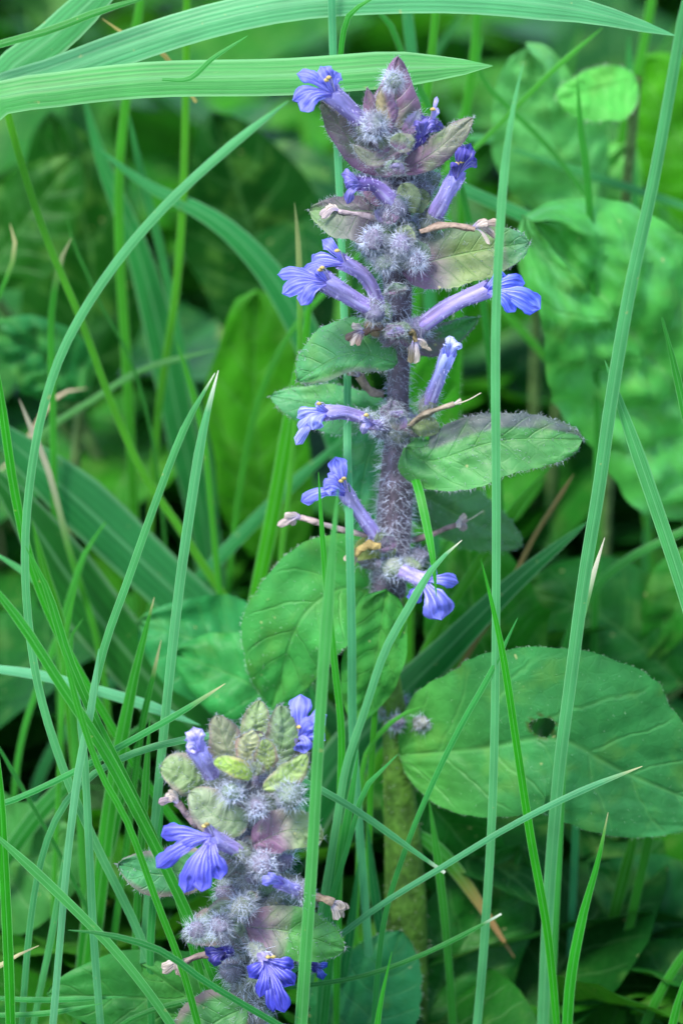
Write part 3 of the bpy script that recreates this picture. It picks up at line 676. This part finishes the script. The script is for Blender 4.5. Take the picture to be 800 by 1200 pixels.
B('pale upright blade just left of the small spike near the bottom', (.04, .165, .06), 12, [(180, 1250), (176, 1120), (184, 1010), (192, 930)], -3.0, p=3)
B('dark thin blade crossing the lower left leaf', (.016, .10, .03), 7, [(-10, 860), (30, 930), (70, 1000), (100, 1060)][::-1], -1.2, p=3)
B('broad blurred blade in the lower left behind the arcs', (.022, .115, .035), 26, [(-30, 1060), (40, 960), (100, 900), (180, 840)], 1, p=4)
B('wide yellow-green blade in the left shade beneath the bright bending one', (.04, .14, .012), 20, [(90, 900), (75, 760), (55, 680), (38, 610)], 1.4, p=5)
B('short pale blade end at the left edge', (.09, .22, .09), 13, [(50, 690), (25, 668), (-20, 640)], 1, p=4, ground=False)
B('thin dark blade tip at the lower left edge', (.03, .13, .03), 9, [(-30, 1150), (20, 1120), (46, 1108)], -3.5, tip=.2)
# dim ones far behind, too alike to name one by one
rb = random.Random(5)
for i in range(12):
    px = rb.uniform(0, 800); ln = rb.uniform(120, 300); y0 = rb.uniform(12, 22); t = rb.uniform(-.5, .5); top = rb.uniform(0, 330)
    if 560 < px < 800 and top > 150: top = rb.uniform(-40, 120)
    B('dim narrow grass blade far behind the flowers, out of focus', rb.choice([MID, DARK, (.04, .13, .02), YG]), rb.uniform(6, 13),
      [(px-t*ln*.4, top+ln), (px+rb.uniform(-10, 10), top+ln*.5), (px+t*ln*.6, top)], y0, group='dim out-of-focus blades behind')
# ------------------------------------------------------------------ the bugle plants
PUR = (.10, .045, .12); PUR2 = (.16, .085, .17); GRN = (.075, .185, .05); GRY = (.10, .15, .115)
def stemc(th, v, c): return lerp3(c, (c[0]*1.3+.01, c[1]*1.5, c[2]*1.2+.01), .5*(.5+.5*math.sin(th*4+1)))
def purple_to(g, tipg=None):
    def f(u, v, c):
        k = lerp3(PUR2, g, sst(v+.12*noise.noise(Vector((u*3, v*5, 1)))*2, .15, .75))
        return lerp3(k, PUR, .75*sst(abs(u), .7, 1.05))
    return f
def pur_all(u, v, c): return lerp3(PUR2, (.22, .13, .20), .5+.9*noise.noise(Vector((u*2, v*3, 5))))
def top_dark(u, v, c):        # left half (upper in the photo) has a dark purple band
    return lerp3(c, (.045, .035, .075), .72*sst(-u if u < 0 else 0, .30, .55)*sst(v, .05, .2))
VIOB = (.15, .16, .62); LAV = (.32, .29, .62); DVIO = (.06, .05, .28); TUB = (.32, .28, .55)
def bract(plant, mid, wl, wr, c, cfun, y, hairs=140, **k):
    k.setdefault('serr', .035); k.setdefault('ns', 11); k.setdefault('relief', .035)
    o = leaf('leaf', mid, wl, wr, c, plant, y, cfun=cfun, mat=M_BRACT, **k)
    P = [(o, hairs, .05, .12, dict(margin=True)), (o, int(hairs*1.5), .04, .10, dict(both=True, tilt=.7))]
    fuzz(P, o, color=(.32, .36, .40), thick=.0026)
    return o
def stamen(parent, a, d, ln, droop=.3):
    pts = [a, a+d*ln*.6+Vector((0, 0, .05)), a+d*ln+Vector((0, 0, -droop*ln*.3))]
    s = tube('stamen', pts, [.014, .010], (.50, .47, .60), M_PETAL, parent, n=6, nseg=6, caps=False)
    return pts[-1]
def anther(parent, p):
    tube('anther', [p-Vector((.035, 0, .0)), p+Vector((.0, -.012, .012)), p+Vector((.035, 0, .0))], [.012, .032, .012], (.42, .33, .12), M_DRY, parent, n=8, nseg=5, caps=2)
def calyx(parent, p, d, ln=.42, r=.15, color=(.17, .20, .22), hairs=110, hl=(.09, .22)):
    d = d.normalized(); hairs = int(hairs*2.1); color = lerp3(color, random.choice([(.20, .15, .30), (.13, .20, .10), (.17, .12, .22), (.20, .22, .16)]), .6)
    o = tube('calyx', [p, p+d*ln*.5, p+d*ln], [r*.50, r*1.0, r*1.0, r*.75, r*.20], color, M_BRACT, parent, n=20, nseg=8, lump=.35, teeth=ln*.35, caps=2)
    fuzz([(o, hairs, hl[0], hl[1]*1.15, dict(tilt=.9))], o, thick=.0026)
    return o
def flower(plant, base, mouth, y, w0, w1, lobes, tubec=TUB, lobec=VIOB, stam=(0, 1), via=None, cal=True, hairs=130, bright=False, name='flower'):
    """lobes: (tip px, tip py, dy, half width px, notch)"""
    a = V(*base, y); W = [V(base[0], base[1], y)]+([V(via[0], via[1], y-.15)] if via else [])+[V(mouth[0], mouth[1], y-.35)]
    k = S(a)
    def tf(th, v, c): return lerp3((.30, .22, .50), c, sst(v, .1, .8))
    f = tube(name, W, [w0*k*.5, w0*k*.5, w1*k*.42, w1*k*.5], tubec, M_PETAL, plant, n=14, nseg=14, cfun=tf, caps=False, rim=.03, lump=.18)
    fuzz([(f, hairs, .04, .10, dict(tilt=.5))], f, color=(.5, .48, .74), thick=.004)
    m = Vector(W[-1]); ax = (W[-1]-W[-2]).normalized()
    for (tx, ty, dy, hw, notch) in lobes:
        T = V(tx, ty, y-.35+dy); d = (T-m); s0 = m-ax*.10+d*.02
        midp = m+d*.5+VD*.10+Vector((0, 0, .05))
        vs = leaf_lobe(f, s0, midp, T, hw*S(T), lobec, notch)
    for q in range(stam[1] if isinstance(stam, tuple) else stam):
        dd = (ax*.6+Vector((.12*(q-1), -.3, .7))).normalized()
        e = stamen(f, m-ax*.1+Vector((.03*q, 0, .03)), dd, .26+.05*q); anther(f, e)
    if cal: calyx(f, a-(W[1]-W[0]).normalized()*.12, W[1]-W[0], r=w0*k*.68)
    return f
def leaf_lobe(parent, a, m, b, hw, color, notch):
    C, Ln = spline([a, m, b], 12); T = tangents(C); nu = 8
    vs, cs, us, fs = [], [], [], []; rn = random.random()*40
    for i, (c, t) in enumerate(zip(C, T)):
        v = i/12; s = t.cross(VD).normalized(); nrm = s.cross(t).normalized()
        if nrm.dot(VD) < 0: nrm = -nrm
        prf = .30+.70*sst(v, .1, .8); prf *= math.sqrt(max(0, 1-max(0, (v-.80)/.20)**2.6))
        for j in range(nu+1):
            u = -1+2*j/nu
            back = notch*Ln*math.exp(-(u/.3)**2)*sst(v, .6, 1)
            z = -.28*hw*u*u*prf+.06*hw*math.sin(u*9+rn)*v+.10*hw*math.sin(v*7+u*3+rn)-.30*hw*sst(v, .6, 1)+.22*hw*noise.noise(Vector((v*5, u*3, rn+3)))
            wob = 1+.30*noise.noise(Vector((v*6, u*2, rn)))
            vs.append(c+s*(u*hw*.9*max(.02, prf)*wob)+nrm*z-t*back); us.append((u*.5+.5, v))
            cs.append(lerp3(lerp3(color, (.30, .28, .70), .5), color, sst(v, .05, .55)))
    for i in range(12):
        for j in range(nu): a_ = i*(nu+1)+j; fs.append((a_, a_+1, a_+nu+2, a_+nu+1))
    return mk('petal', vs, fs, cs, us, M_PETAL, parent, a)
def withered(plant, pts, y, w, color=(.34, .27, .22), frays=4, seed=1, style=False):
    W = [V(p[0], p[1], y) for p in pts]; k = S(W[0])
    f = tube('withered_flower', W, [w*.3*k, w*.5*k, w*.35*k, w*.45*k], color, M_DRY, plant, n=10, nseg=14, lump=.7, caps=True)
    rr = random.Random(seed); ax = (W[-1]-W[-2]).normalized()
    for q in range(frays):
        d = (ax+Vector((rr.uniform(-.9, .9), rr.uniform(-.7, .3), rr.uniform(-.9, .9)))).normalized(); e = W[-1]
        pts2 = [e-ax*.05, e+d*.10+Vector((0, 0, .03)), e+d*rr.uniform(.15, .28)+Vector((rr.uniform(-.1, .1), 0, rr.uniform(-.1, .05)))]
        leaf_lobe(f, pts2[0], pts2[1], pts2[2], rr.uniform(.03, .07), lerp3(color, (.5, .42, .36), rr.random()), 0).name = 'petal'
    if style:
        e = W[-1]; tube('style', [e, e+ax*.2, e+ax*.4+Vector((0, 0, .05))], [.012, .008], (.35, .33, .25), M_DRY, f, n=6, nseg=6)
    return f
def whorl(plant, px, py, y, n, rx, ang0=0, ln=.42, r=.15, up=.5, color=(.17, .20, .22), hairs=110, hl=(.09, .22), front=False):
    c = V(px, py, y)
    for q in range(n):
        th = ang0+2*math.pi*q/n+random.uniform(-.2, .2)
        d = Vector((math.cos(th), math.sin(th), up+random.uniform(-.15, .25)))
        calyx(plant, c+Vector((math.cos(th), math.sin(th), 0))*rx, d, ln*random.uniform(.85, 1.15), r*random.uniform(.85, 1.1), lerp3(color, (.22, .17, .27), random.random()*.7), hairs, hl)

# ---- tall spike
b1 = V(478, 1120, 0); b1 = Vector((b1.x, 0, 0))
P1 = root('flower_spike', 'tall hairy purple-stemmed spike with violet-blue flowers, standing upright in the middle', 'flowering plant', b1)
st = tube('stem', [b1+Vector((0, 0, -.3)), V(475, 1060, 0), V(468, 930, 0), V(462, 840, 0), V(450, 760, 0), V(455, 690, 0)], [.31, .32, .31, .24, .18, .20], (.05, .12, .010), M_STEM, P1, n=20, nseg=40, square=.06, lump=.08, cfun=stemc)
fuzz([(st, 350, .06, .16, dict(tilt=.5))], st, color=(.4, .45, .32))
st2 = tube('stem', [V(455, 695, 0), V(463, 600, 0), V(465, 540, 0), V(466, 480, 0), V(467, 420, 0), V(466, 350, 0), V(464, 270, 0), V(466, 190, 0), V(466, 130, 0)],
           [.25, .26, .25, .18, .145, .17, .20, .20, .16, .10], (.085, .065, .095), M_STEM, P1, n=20, nseg=50, square=.07, lump=.08, cfun=stemc)
fuzz([(st2, 3000, .08, .20, dict(tilt=.45)), (st2, 1000, .18, .34, dict(tilt=.9))], st2, thick=.003)
# bracts
bract(P1, [(462, 180), (463, 130), (466, 66)], 30, 30, PUR2, pur_all, -.25, prof=(.62, .75), sl=-.5, sr=-.5, serr=0, hairs=90)
bract(P1, [(458, 150), (452, 125), (447, 100)], 12, 13, (.20, .17, .10), lambda u, v, c: lerp3((.25, .20, .12), PUR2, sst(u, -.3, .5)), -.75, prof=(.8, .8), sl=-.3, sr=-.3, serr=0, hairs=60)
bract(P1, [(445, 152), (436, 130), (430, 102)], 10, 9, PUR2, pur_all, -.5, prof=(.8, .8), serr=0, hairs=50)
bract(P1, [(462, 202), (425, 178), (376, 118)], 19, 17, PUR2, purple_to((.13, .11, .13)), -.45, prof=(.8, .6), sl=-.4, sr=.2, arch=-.15)
bract(P1, [(470, 202), (510, 178), (554, 138)], 17, 17, (.17, .16, .13), purple_to((.20, .20, .15)), -.7, prof=(.9, .6), sl=.2, sr=-.3, arch=.12)
bract(P1, [(485, 165), (440, 188), (412, 170)], 9, 12, (.12, .14, .10), purple_to((.13, .14, .11)), -.85, prof=(.9, .6))
bract(P1, [(462, 248), (410, 248), (362, 246)], 38, 18, GRY, lambda u, v, c: lerp3(lerp3((.10, .08, .11), (.12, .17, .10), sst(v, .3, .9)), (.05, .03, .06), .8*sst(u, .1, .6)), -.35, prof=(.85, .55), sl=.35, sr=-.2, arch=.2)
bract(P1, [(470, 318), (530, 300), (620, 284)], 32, 36, GRN, lambda u, v, c: lerp3(lerp3(PUR2, (.13, .19, .06), sst(v, .15, .5)), (.07, .13, .10), max(.8*sst(v, .6, .95), .5*sst(-u, .2, .8))), -.5, prof=(.85, .45), serr=.06, sl=.2, sr=.3, hairs=220)
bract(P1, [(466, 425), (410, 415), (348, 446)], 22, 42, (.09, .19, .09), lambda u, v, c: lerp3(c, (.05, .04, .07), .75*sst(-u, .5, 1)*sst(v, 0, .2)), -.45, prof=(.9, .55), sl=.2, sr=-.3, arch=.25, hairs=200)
bract(P1, [(460, 480), (390, 478), (316, 464)], 30, 26, (.085, .19, .10), lambda u, v, c: c, .55, prof=(.9, .7), serr=.05, arch=.1, hairs=200)
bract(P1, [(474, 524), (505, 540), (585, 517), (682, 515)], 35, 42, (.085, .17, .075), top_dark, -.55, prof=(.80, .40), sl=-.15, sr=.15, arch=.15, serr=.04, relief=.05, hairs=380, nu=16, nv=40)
bract(P1, [(462, 470), (430, 540), (415, 640)], 30, 26, (.05, .17, .10), lambda u, v, c: c, .9, prof=(.8, .7), hairs=150)
bract(P1, [(462, 560), (530, 600), (612, 640)], 38, 34, (.05, .11, .05), lambda u, v, c: c, 1.8, prof=(.8, .6), hairs=150)
bract(P1, [(462, 655), (440, 640), (410, 655)], 14, 16, (.20, .24, .06), lambda u, v, c: c, -.35, prof=(.9, .7), hairs=70)
bract(P1, [(470, 400), (505, 398), (560, 372)], 14, 20, (.05, .15, .06), purple_to((.05, .15, .06)), .5, prof=(.9, .7), hairs=80)
# small bracts half hidden in the wool
for (bx, by, tx, ty, hw, yy, c) in ((465, 285, 440, 262, 13, -.75, GRY), (470, 300, 505, 300, 15, -.8, GRY), (450, 240, 425, 225, 10, -.5, PUR2), (475, 245, 505, 232, 15, -.5, (.13, .18, .09)),
                                    (470, 215, 485, 250, 14, -.7, (.14, .18, .10)), (480, 500, 515, 505, 13, -.5, (.13, .17, .08)), (450, 395, 425, 380, 9, -.6, (.16, .12, .08)), (470, 395, 492, 400, 10, -.6, (.15, .15, .07)), (478, 140, 500, 158, 12, -.5, DVIO), (482, 150, 520, 150, 10, -.6, DVIO)):
    bract(P1, [(bx, by), ((bx+tx)/2, (by+ty)/2-4), (tx, ty)], hw, hw, c, lambda u, v, cc: cc, yy, prof=(.9, .6), hairs=60, nu=8, nv=14)
rw = random.Random(21)
for q in range(30):
    yy = rw.choice((155, 175, 205, 225, 262, 285, 305, 325, 345, 395, 405, 490, 505, 645)); th = rw.uniform(-1, 1); ln_ = rw.uniform(22, 42)*(1 if yy < 340 else .7)
    bract(P1, [(465+th*8, yy), (465+th*ln_*.6, yy-7), (465+th*ln_, yy+rw.uniform(-26, 2))], rw.uniform(7, 13), rw.uniform(7, 13), GRY,
          (lambda k: (lambda u, v, cc: lerp3(PUR2, k, sst(v, .1, .7))))(rw.choice([(.13, .18, .10), (.12, .10, .16), (.20, .17, .34), (.11, .16, .12), (.16, .20, .12)])), -.6-.65*(1-abs(th)), prof=(.85, .6), hairs=90, nu=8, nv=14)
# woolly calyces in whorls
whorl(P1, 462, 160, -.05, 6, .14, .4, .36, .13, .9)
whorl(P1, 466, 190, 0, 7, .26, .5, .36, .13, .7)
whorl(P1, 466, 222, 0, 9, .27, .1, .38, .14, .5)
whorl(P1, 464, 296, 0, 9, .20, .2, .42, .16, .35, hairs=170)
whorl(P1, 466, 272, 0, 7, .20, .6, .40, .15, .5, hairs=170)
whorl(P1, 466, 398, 0, 7, .16, .0, .32, .12, .2, (.14, .13, .09), 70)
whorl(P1, 466, 500, 0, 7, .18, .3, .34, .13, .2, (.15, .18, .12), 70)
whorl(P1, 460, 655, 0, 6, .20, .3, .36, .13, .1, (.17, .20, .10), 60)
# woolly heads seen in front
for (x, y_, r) in ((461, 92, .11), (440, 146, .15), (437, 280, .15), (470, 285, .14), (452, 304, .12), (487, 302, .11)):
    p = V(x, y_+10, -.95); calyx(P1, p, Vector((random.uniform(-.3, .3), -.25, 1)), r*2, r, (.20, .21, .28), 220, (.10, .24))
# open flowers
flower(P1, (432, 150), (385, 106), -.5, 20, 27, [(374, 76, .0, 13, .0), (347, 86, -.1, 10, 0), (342, 118, -.2, 10, .05), (352, 130, -.35, 11, .1), (400, 84, .2, 10, 0)], stam=2)
flower(P1, (503, 262), (536, 204), -.4, 21, 22, [(552, 166, .2, 13, 0), (560, 186, .35, 10, 0), (543, 170, -.1, 8, 0), (526, 196, -.2, 6, 0)], lobec=DVIO, tubec=(.34, .32, .68), stam=2)
flower(P1, (466, 244), (418, 216), -.75, 20, 18, [(404, 222, -.1, 8, 0), (398, 204, .1, 8, 0), (406, 240, -.1, 7, 0)], tubec=(.14, .10, .30), lobec=(.16, .14, .45), stam=0, via=(440, 218))
flower(P1, (450, 368), (398, 305), -.5, 16, 20, [(376, 280, .1, 9, 0), (362, 312, .1, 12, 0), (352, 326, -.2, 9, 0)], via=(428, 325), stam=1)
flower(P1, (440, 366), (378, 328), -.95, 19, 26, [(345, 330, .2, 13, .1), (324, 322, -.0, 9, 0), (330, 345, -.2, 11, .1), (352, 358, -.3, 10, .1), (366, 318, .0, 8, 0)], stam=2)
flower(P1, (484, 388), (574, 338), -.6, 20, 22, [(594, 322, .1, 11, 0), (604, 366, -.2, 11, .05), (634, 362, -.2, 15, .12), (616, 332, .1, 11, .0)], stam=0, via=(528, 358), lobec=(.09, .13, .66))
flower(P1, (500, 478), (526, 412), -.4, 17, 19, [(526, 392, .1, 6, 0), (537, 400, .0, 6, 0), (542, 408, -.1, 5, 0), (520, 402, -.1, 5, 0)], tubec=(.34, .38, .74), lobec=(.40, .44, .80), stam=0)
flower(P1, (438, 494), (378, 484), -.7, 15, 20, [(346, 490, .1, 10, 0), (350, 508, -.1, 9, 0), (366, 505, -.25, 10, .1), (346, 522, -.1, 7, 0), (368, 474, .1, 6, 0)], via=(405, 484), lobec=(.26, .28, .70), stam=1)
flower(P1, (452, 500), (432, 497), -1.0, 12, 14, [(420, 495, 0, 6, 0), (424, 510, -.1, 6, 0)], tubec=(.3, .25, .45), lobec=(.30, .27, .5), stam=1, hairs=60)
flower(P1, (446, 636), (402, 574), -.5, 16, 20, [(392, 534, .1, 12, .1), (352, 588, -.15, 9, 0), (378, 574, -.2, 11, .1), (382, 555, 0, 8, 0)], stam=2)
flower(P1, (458, 664), (500, 682), -.7, 18, 20, [(538, 684, .0, 10, 0), (518, 728, -.3, 21, .1), (480, 708, -.1, 10, 0), (512, 664, .1, 7, 0)], stam=0)
flower(P1, (488, 166), (508, 140), -.3, 10, 11, [(512, 112, .1, 3, 0), (516, 130, 0, 4, 0)], tubec=LAV, lobec=LAV, stam=1, hairs=60)
flower(P1, (478, 190), (496, 156), -.45, 15, 15, [(492, 140, 0, 8, 0), (512, 150, .1, 8, 0), (482, 148, 0, 7, 0)], tubec=DVIO, lobec=(.14, .12, .42), stam=0, hairs=80)
withered(P1, [(450, 262), (425, 252), (396, 248)], -.6, 7, (.36, .29, .32), 5, 2)
withered(P1, [(492, 272), (520, 264), (556, 268)], -1.0, 9, (.26, .19, .15), 7, 3)
withered(P1, [(466, 396), (445, 384), (426, 390)], -.8, 9, (.14, .09, .07), 7, 4)
withered(P1, [(472, 396), (483, 388), (486, 400)], -.9, 7, (.18, .14, .07), 5, 5)
withered(P1, [(478, 500), (500, 484), (532, 474)], -.7, 8, (.24, .20, .15), 1, 6, True)
withered(P1, [(450, 462), (434, 458), (420, 440)], .0, 12, (.26, .20, .16), 3, 7)
withered(P1, [(470, 636), (500, 628), (536, 614)], .1, 7, (.28, .20, .20), 4, 8, True)
withered(P1, [(430, 628), (390, 618), (352, 606)], -.6, 8, (.42, .32, .30), 5, 9)
withered(P1, [(446, 640), (428, 640), (415, 650)], -.9, 11, (.35, .26, .10), 4, 10)
# lower leaves on the stem
def hol(u, v, c):
    k = lerp3((.09, .19, .055), c, sst(v, .0, .4)); return lerp3(k, (.055, .14, .080), .5*sst(v, .5, 1))
lf = leaf('leaf', [(468, 885, -.3), (560, 878, -.9), (650, 866, -1.2), (730, 905, -1.0), (850, 955, -.6)], 112, 92, (.055, .15, .072), P1, prof=(.78, .62), sl=.25, sr=-.05, relief=.035, serr=.02, ns=16, nu=48, nv=110, nveins=6, cfun=hol, hole=(-.12, .42, .105, .027), mat=M_LEAF, wav=.01)
lf['label'] = 'large dark green lower leaf with a small hole bitten through it'
fuzz([(lf, 420, .03, .07, dict(margin=True)), (lf, 250, .03, .06, dict(tilt=.6))], lf, color=(.25, .40, .25), thick=.0028)
lf = leaf('leaf', [(452, 700, .2), (400, 690, -.2), (350, 730, -.5), (318, 830, -.3)], 62, 66, (.085, .23, .085), P1, prof=(.72, .6), sl=.2, sr=.2, relief=.055, serr=.03, nu=18, nv=36, cfun=mot)
fuzz([(lf, 450, .04, .09, dict(margin=True)), (lf, 250, .03, .07, dict(tilt=.6))], lf, color=(.35, .5, .35), thick=.0028)
lf = leaf('leaf', [(452, 690, -.5), (440, 770, -.6), (415, 850, -.5)], 34, 40, (.07, .20, .06), P1, prof=(.8, .6), relief=.08, nu=14, nv=26, cfun=mot)
lf = leaf('leaf', [(462, 900, .4), (520, 960, .6), (600, 1060, 1.2)], 45, 70, (.022, .11, .03), P1, prof=(.8, .6), relief=.08)
# woolly remains of a node on the stem just above the big leaf
whorl(P1, 480, 838, -.1, 6, .25, 0, .30, .11, .2, (.12, .14, .12), 70)

# ---- small spike, nearer and lower left
Y2 = -4.0
b2 = V(296, 1290, Y2); b2 = Vector((b2.x, Y2, 0))
P2 = root('flower_spike', 'short woolly spike with pale green top bracts and blue-violet flowers at the lower left', 'flowering plant', b2)
st = tube('stem', [b2+Vector((0, 0, -.3)), V(292, 1240, Y2), V(290, 1150, Y2), V(294, 1040, Y2), V(300, 940, Y2), V(302, 860, Y2)], [.26, .27, .25, .22, .18, .10], (.13, .13, .12), M_STEM, P2, n=20, nseg=40, square=.07, lump=.08, cfun=stemc)
fuzz([(st, 2500, .08, .22, dict(tilt=.5)), (st, 2200, .25, .5, dict(tilt=.9))], st, thick=.003)
PG = (.22, .31, .14); GG = (.15, .20, .15)
def pg(a=PG, m=(.16, .10, .12)):
    return lambda u, v, c: lerp3(a, m, .8*sst(abs(u)+.3*noise.noise(Vector((u*3, v*3, 8))), .55, 1.05))
D2 = Y2
bract(P2, [(275, 925), (268, 885), (254, 838)], 22, 23, PG, pg((.21, .22, .14)), D2-.45, prof=(.75, .5), sl=-.4, sr=-.4)
bract(P2, [(300, 880), (300, 850), (304, 820)], 18, 20, PG, pg((.26, .34, .17)), D2+.1, prof=(.8, .6))
bract(P2, [(322, 900), (332, 865), (330, 826)], 22, 23, PG, pg((.18, .26, .15)), D2-.2, prof=(.8, .6), sl=-.3, sr=-.3)
bract(P2, [(295, 900), (290, 875), (298, 856)], 15, 19, PG, pg((.30, .32, .18), (.25, .13, .14)), D2-.5, prof=(.85, .6))
bract(P2, [(308, 905), (312, 880), (308, 866)], 14, 14, PG, pg((.20, .26, .09)), D2-.7, prof=(.85, .6))
bract(P2, [(240, 925), (212, 905), (188, 898)], 22, 26, PG, pg((.19, .27, .12)), D2-.5, prof=(.9, .5), arch=.15)
bract(P2, [(295, 912), (272, 898), (250, 893)], 10, 13, PG, pg((.22, .32, .06), (.25, .2, .1)), D2-1.0, prof=(.9, .5), arch=.1)
bract(P2, [(308, 925), (335, 910), (360, 884)], 14, 17, PG, pg((.27, .35, .13)), D2-.9, prof=(.9, .6), sl=.2, sr=-.3)
bract(P2, [(292, 962), (258, 958), (222, 928)], 24, 33, PG, pg((.18, .23, .14)), D2-.7, prof=(.9, .5), arch=.15)
bract(P2, [(296, 990), (340, 972), (379, 982)], 26, 22, PG, lambda u, v, c: lerp3((.17, .09, .16), (.17, .23, .11), sst(v, .3, .75)), D2-.8, prof=(.85, .5), arch=.12)
bract(P2, [(250, 1010), (190, 1025), (138, 1012)], 28, 31, PG, pg((.08, .18, .10)), D2+.6, prof=(.85, .6))
bract(P2, [(288, 1085), (345, 1092), (404, 1112)], 31, 33, PG, lambda u, v, c: lerp3((.15, .09, .14), (.10, .19, .07), sst(v, .15, .5)), D2-.7, prof=(.8, .55), arch=.15, hairs=220)
bract(P2, [(300, 1060), (335, 1045), (372, 1062)], 23, 26, GG, pg((.10, .15, .13)), D2-.3, prof=(.8, .6))
bract(P2, [(285, 1075), (250, 1085), (214, 1100)], 23, 23, GG, pg((.12, .17, .14)), D2-.2, prof=(.8, .6))
bract(P2, [(290, 1180), (250, 1200), (200, 1240)], 38, 38, GG, pg((.07, .14, .06)), D2-.3, prof=(.8, .6))
rr = random.Random(9)
for q in range(16):
    yy = rr.uniform(890, 1120); th = rr.uniform(-1, 1); x0 = 296+th*10; x1 = 296+th*rr.uniform(35, 62)
    bract(P2, [(x0, yy), ((x0+x1)/2, yy-8), (x1, yy+rr.uniform(-18, 6))], rr.uniform(8, 13), rr.uniform(8, 13), GG, pg(rr.choice([(.13, .18, .13), (.16, .2, .12), (.12, .14, .15)])), D2-.5-.3*(1-abs(th)), prof=(.85, .6), hairs=60, nu=8, nv=14)
for (yy, n, a, hh) in ((905, 4, .2, 90), (940, 6, .5, 110), (975, 6, .1, 110), (1010, 7, .4, 120), (1050, 7, .0, 120), (1090, 7, .3, 120), (1130, 6, .6, 100)):
    whorl(P2, 298, yy, Y2, n, .26, a, .42, .155, .5, (.20, .25, .26), hh)
for (x, y_, r) in ((268, 925, .13), (336, 930, .17), (305, 940, .12), (305, 1010, .16), (285, 1060, .15), (262, 1080, .14), (228, 1085, .12)):
    p = V(x, y_+10, D2-1.0); calyx(P2, p, Vector((random.uniform(-.5, .5), -.3, .9)), r*2, r, (.19, .21, .25), 150, (.10, .25))
flower(P2, (254, 918), (230, 876), D2-.5, 20, 24, [(216, 858, 0, 9, 0), (238, 852, .1, 9, 0), (226, 850, .1, 8, 0), (222, 882, -.2, 8, 0)], tubec=(.42, .38, .70), lobec=(.36, .33, .68), stam=0, hairs=260)
flower(P2, (335, 900), (352, 862), D2+.2, 16, 18, [(352, 812, .1, 15, .1), (384, 838, 0, 12, .05), (382, 868, -.1, 11, 0), (356, 884, -.25, 13, .1), (368, 850, -.2, 12, 0)], stam=1)
flower(P2, (285, 1000), (243, 978), D2-.8, 18, 22, [(186, 980, .1, 13, .15), (182, 1018, -.1, 12, .05), (216, 1048, -.3, 13, .2), (236, 1046, -.35, 13, .1), (258, 1032, -.25, 13, .2), (203, 1000, -.05, 9, 0)], stam=2, lobec=(.10, .10, .58))
flower(P2, (356, 1046), (326, 1034), D2-1.0, 14, 16, [(306, 1036, -.1, 7, 0), (312, 1028, 0, 6, 0)], tubec=(.28, .26, .62), lobec=(.18, .18, .6), stam=0)
flower(P2, (300, 1110), (315, 1130), D2-.8, 16, 18, [(290, 1146, -.1, 12, 0), (334, 1188, -.3, 10, .1), (320, 1188, -.3, 10, .15), (304, 1170, -.3, 9, 0), (346, 1134, 0, 11, 0), (345, 1156, -.1, 11, 0)], stam=2, lobec=(.06, .06, .45))
flower(P2, (280, 1110), (258, 1118), D2-.5, 14, 16, [(240, 1120, 0, 9, 0), (250, 1134, -.1, 9, 0)], tubec=DVIO, lobec=DVIO, stam=0)
flower(P2, (350, 1120), (372, 1135), D2+.3, 12, 12, [(378, 1150, 0, 7, 0), (384, 1134, 0, 6, 0)], tubec=DVIO, lobec=(.05, .08, .5), stam=0, cal=False)
withered(P2, [(250, 975), (225, 962), (208, 940)], D2-.6, 10, (.24, .18, .21), 5, 12)
withered(P2, [(350, 1050), (375, 1052), (390, 1058)], D2-.6, 11, (.20, .15, .11), 6, 13)
withered(P2, [(270, 1118), (235, 1120), (215, 1128)], D2-.5, 9, (.2, .15, .14), 7, 14)
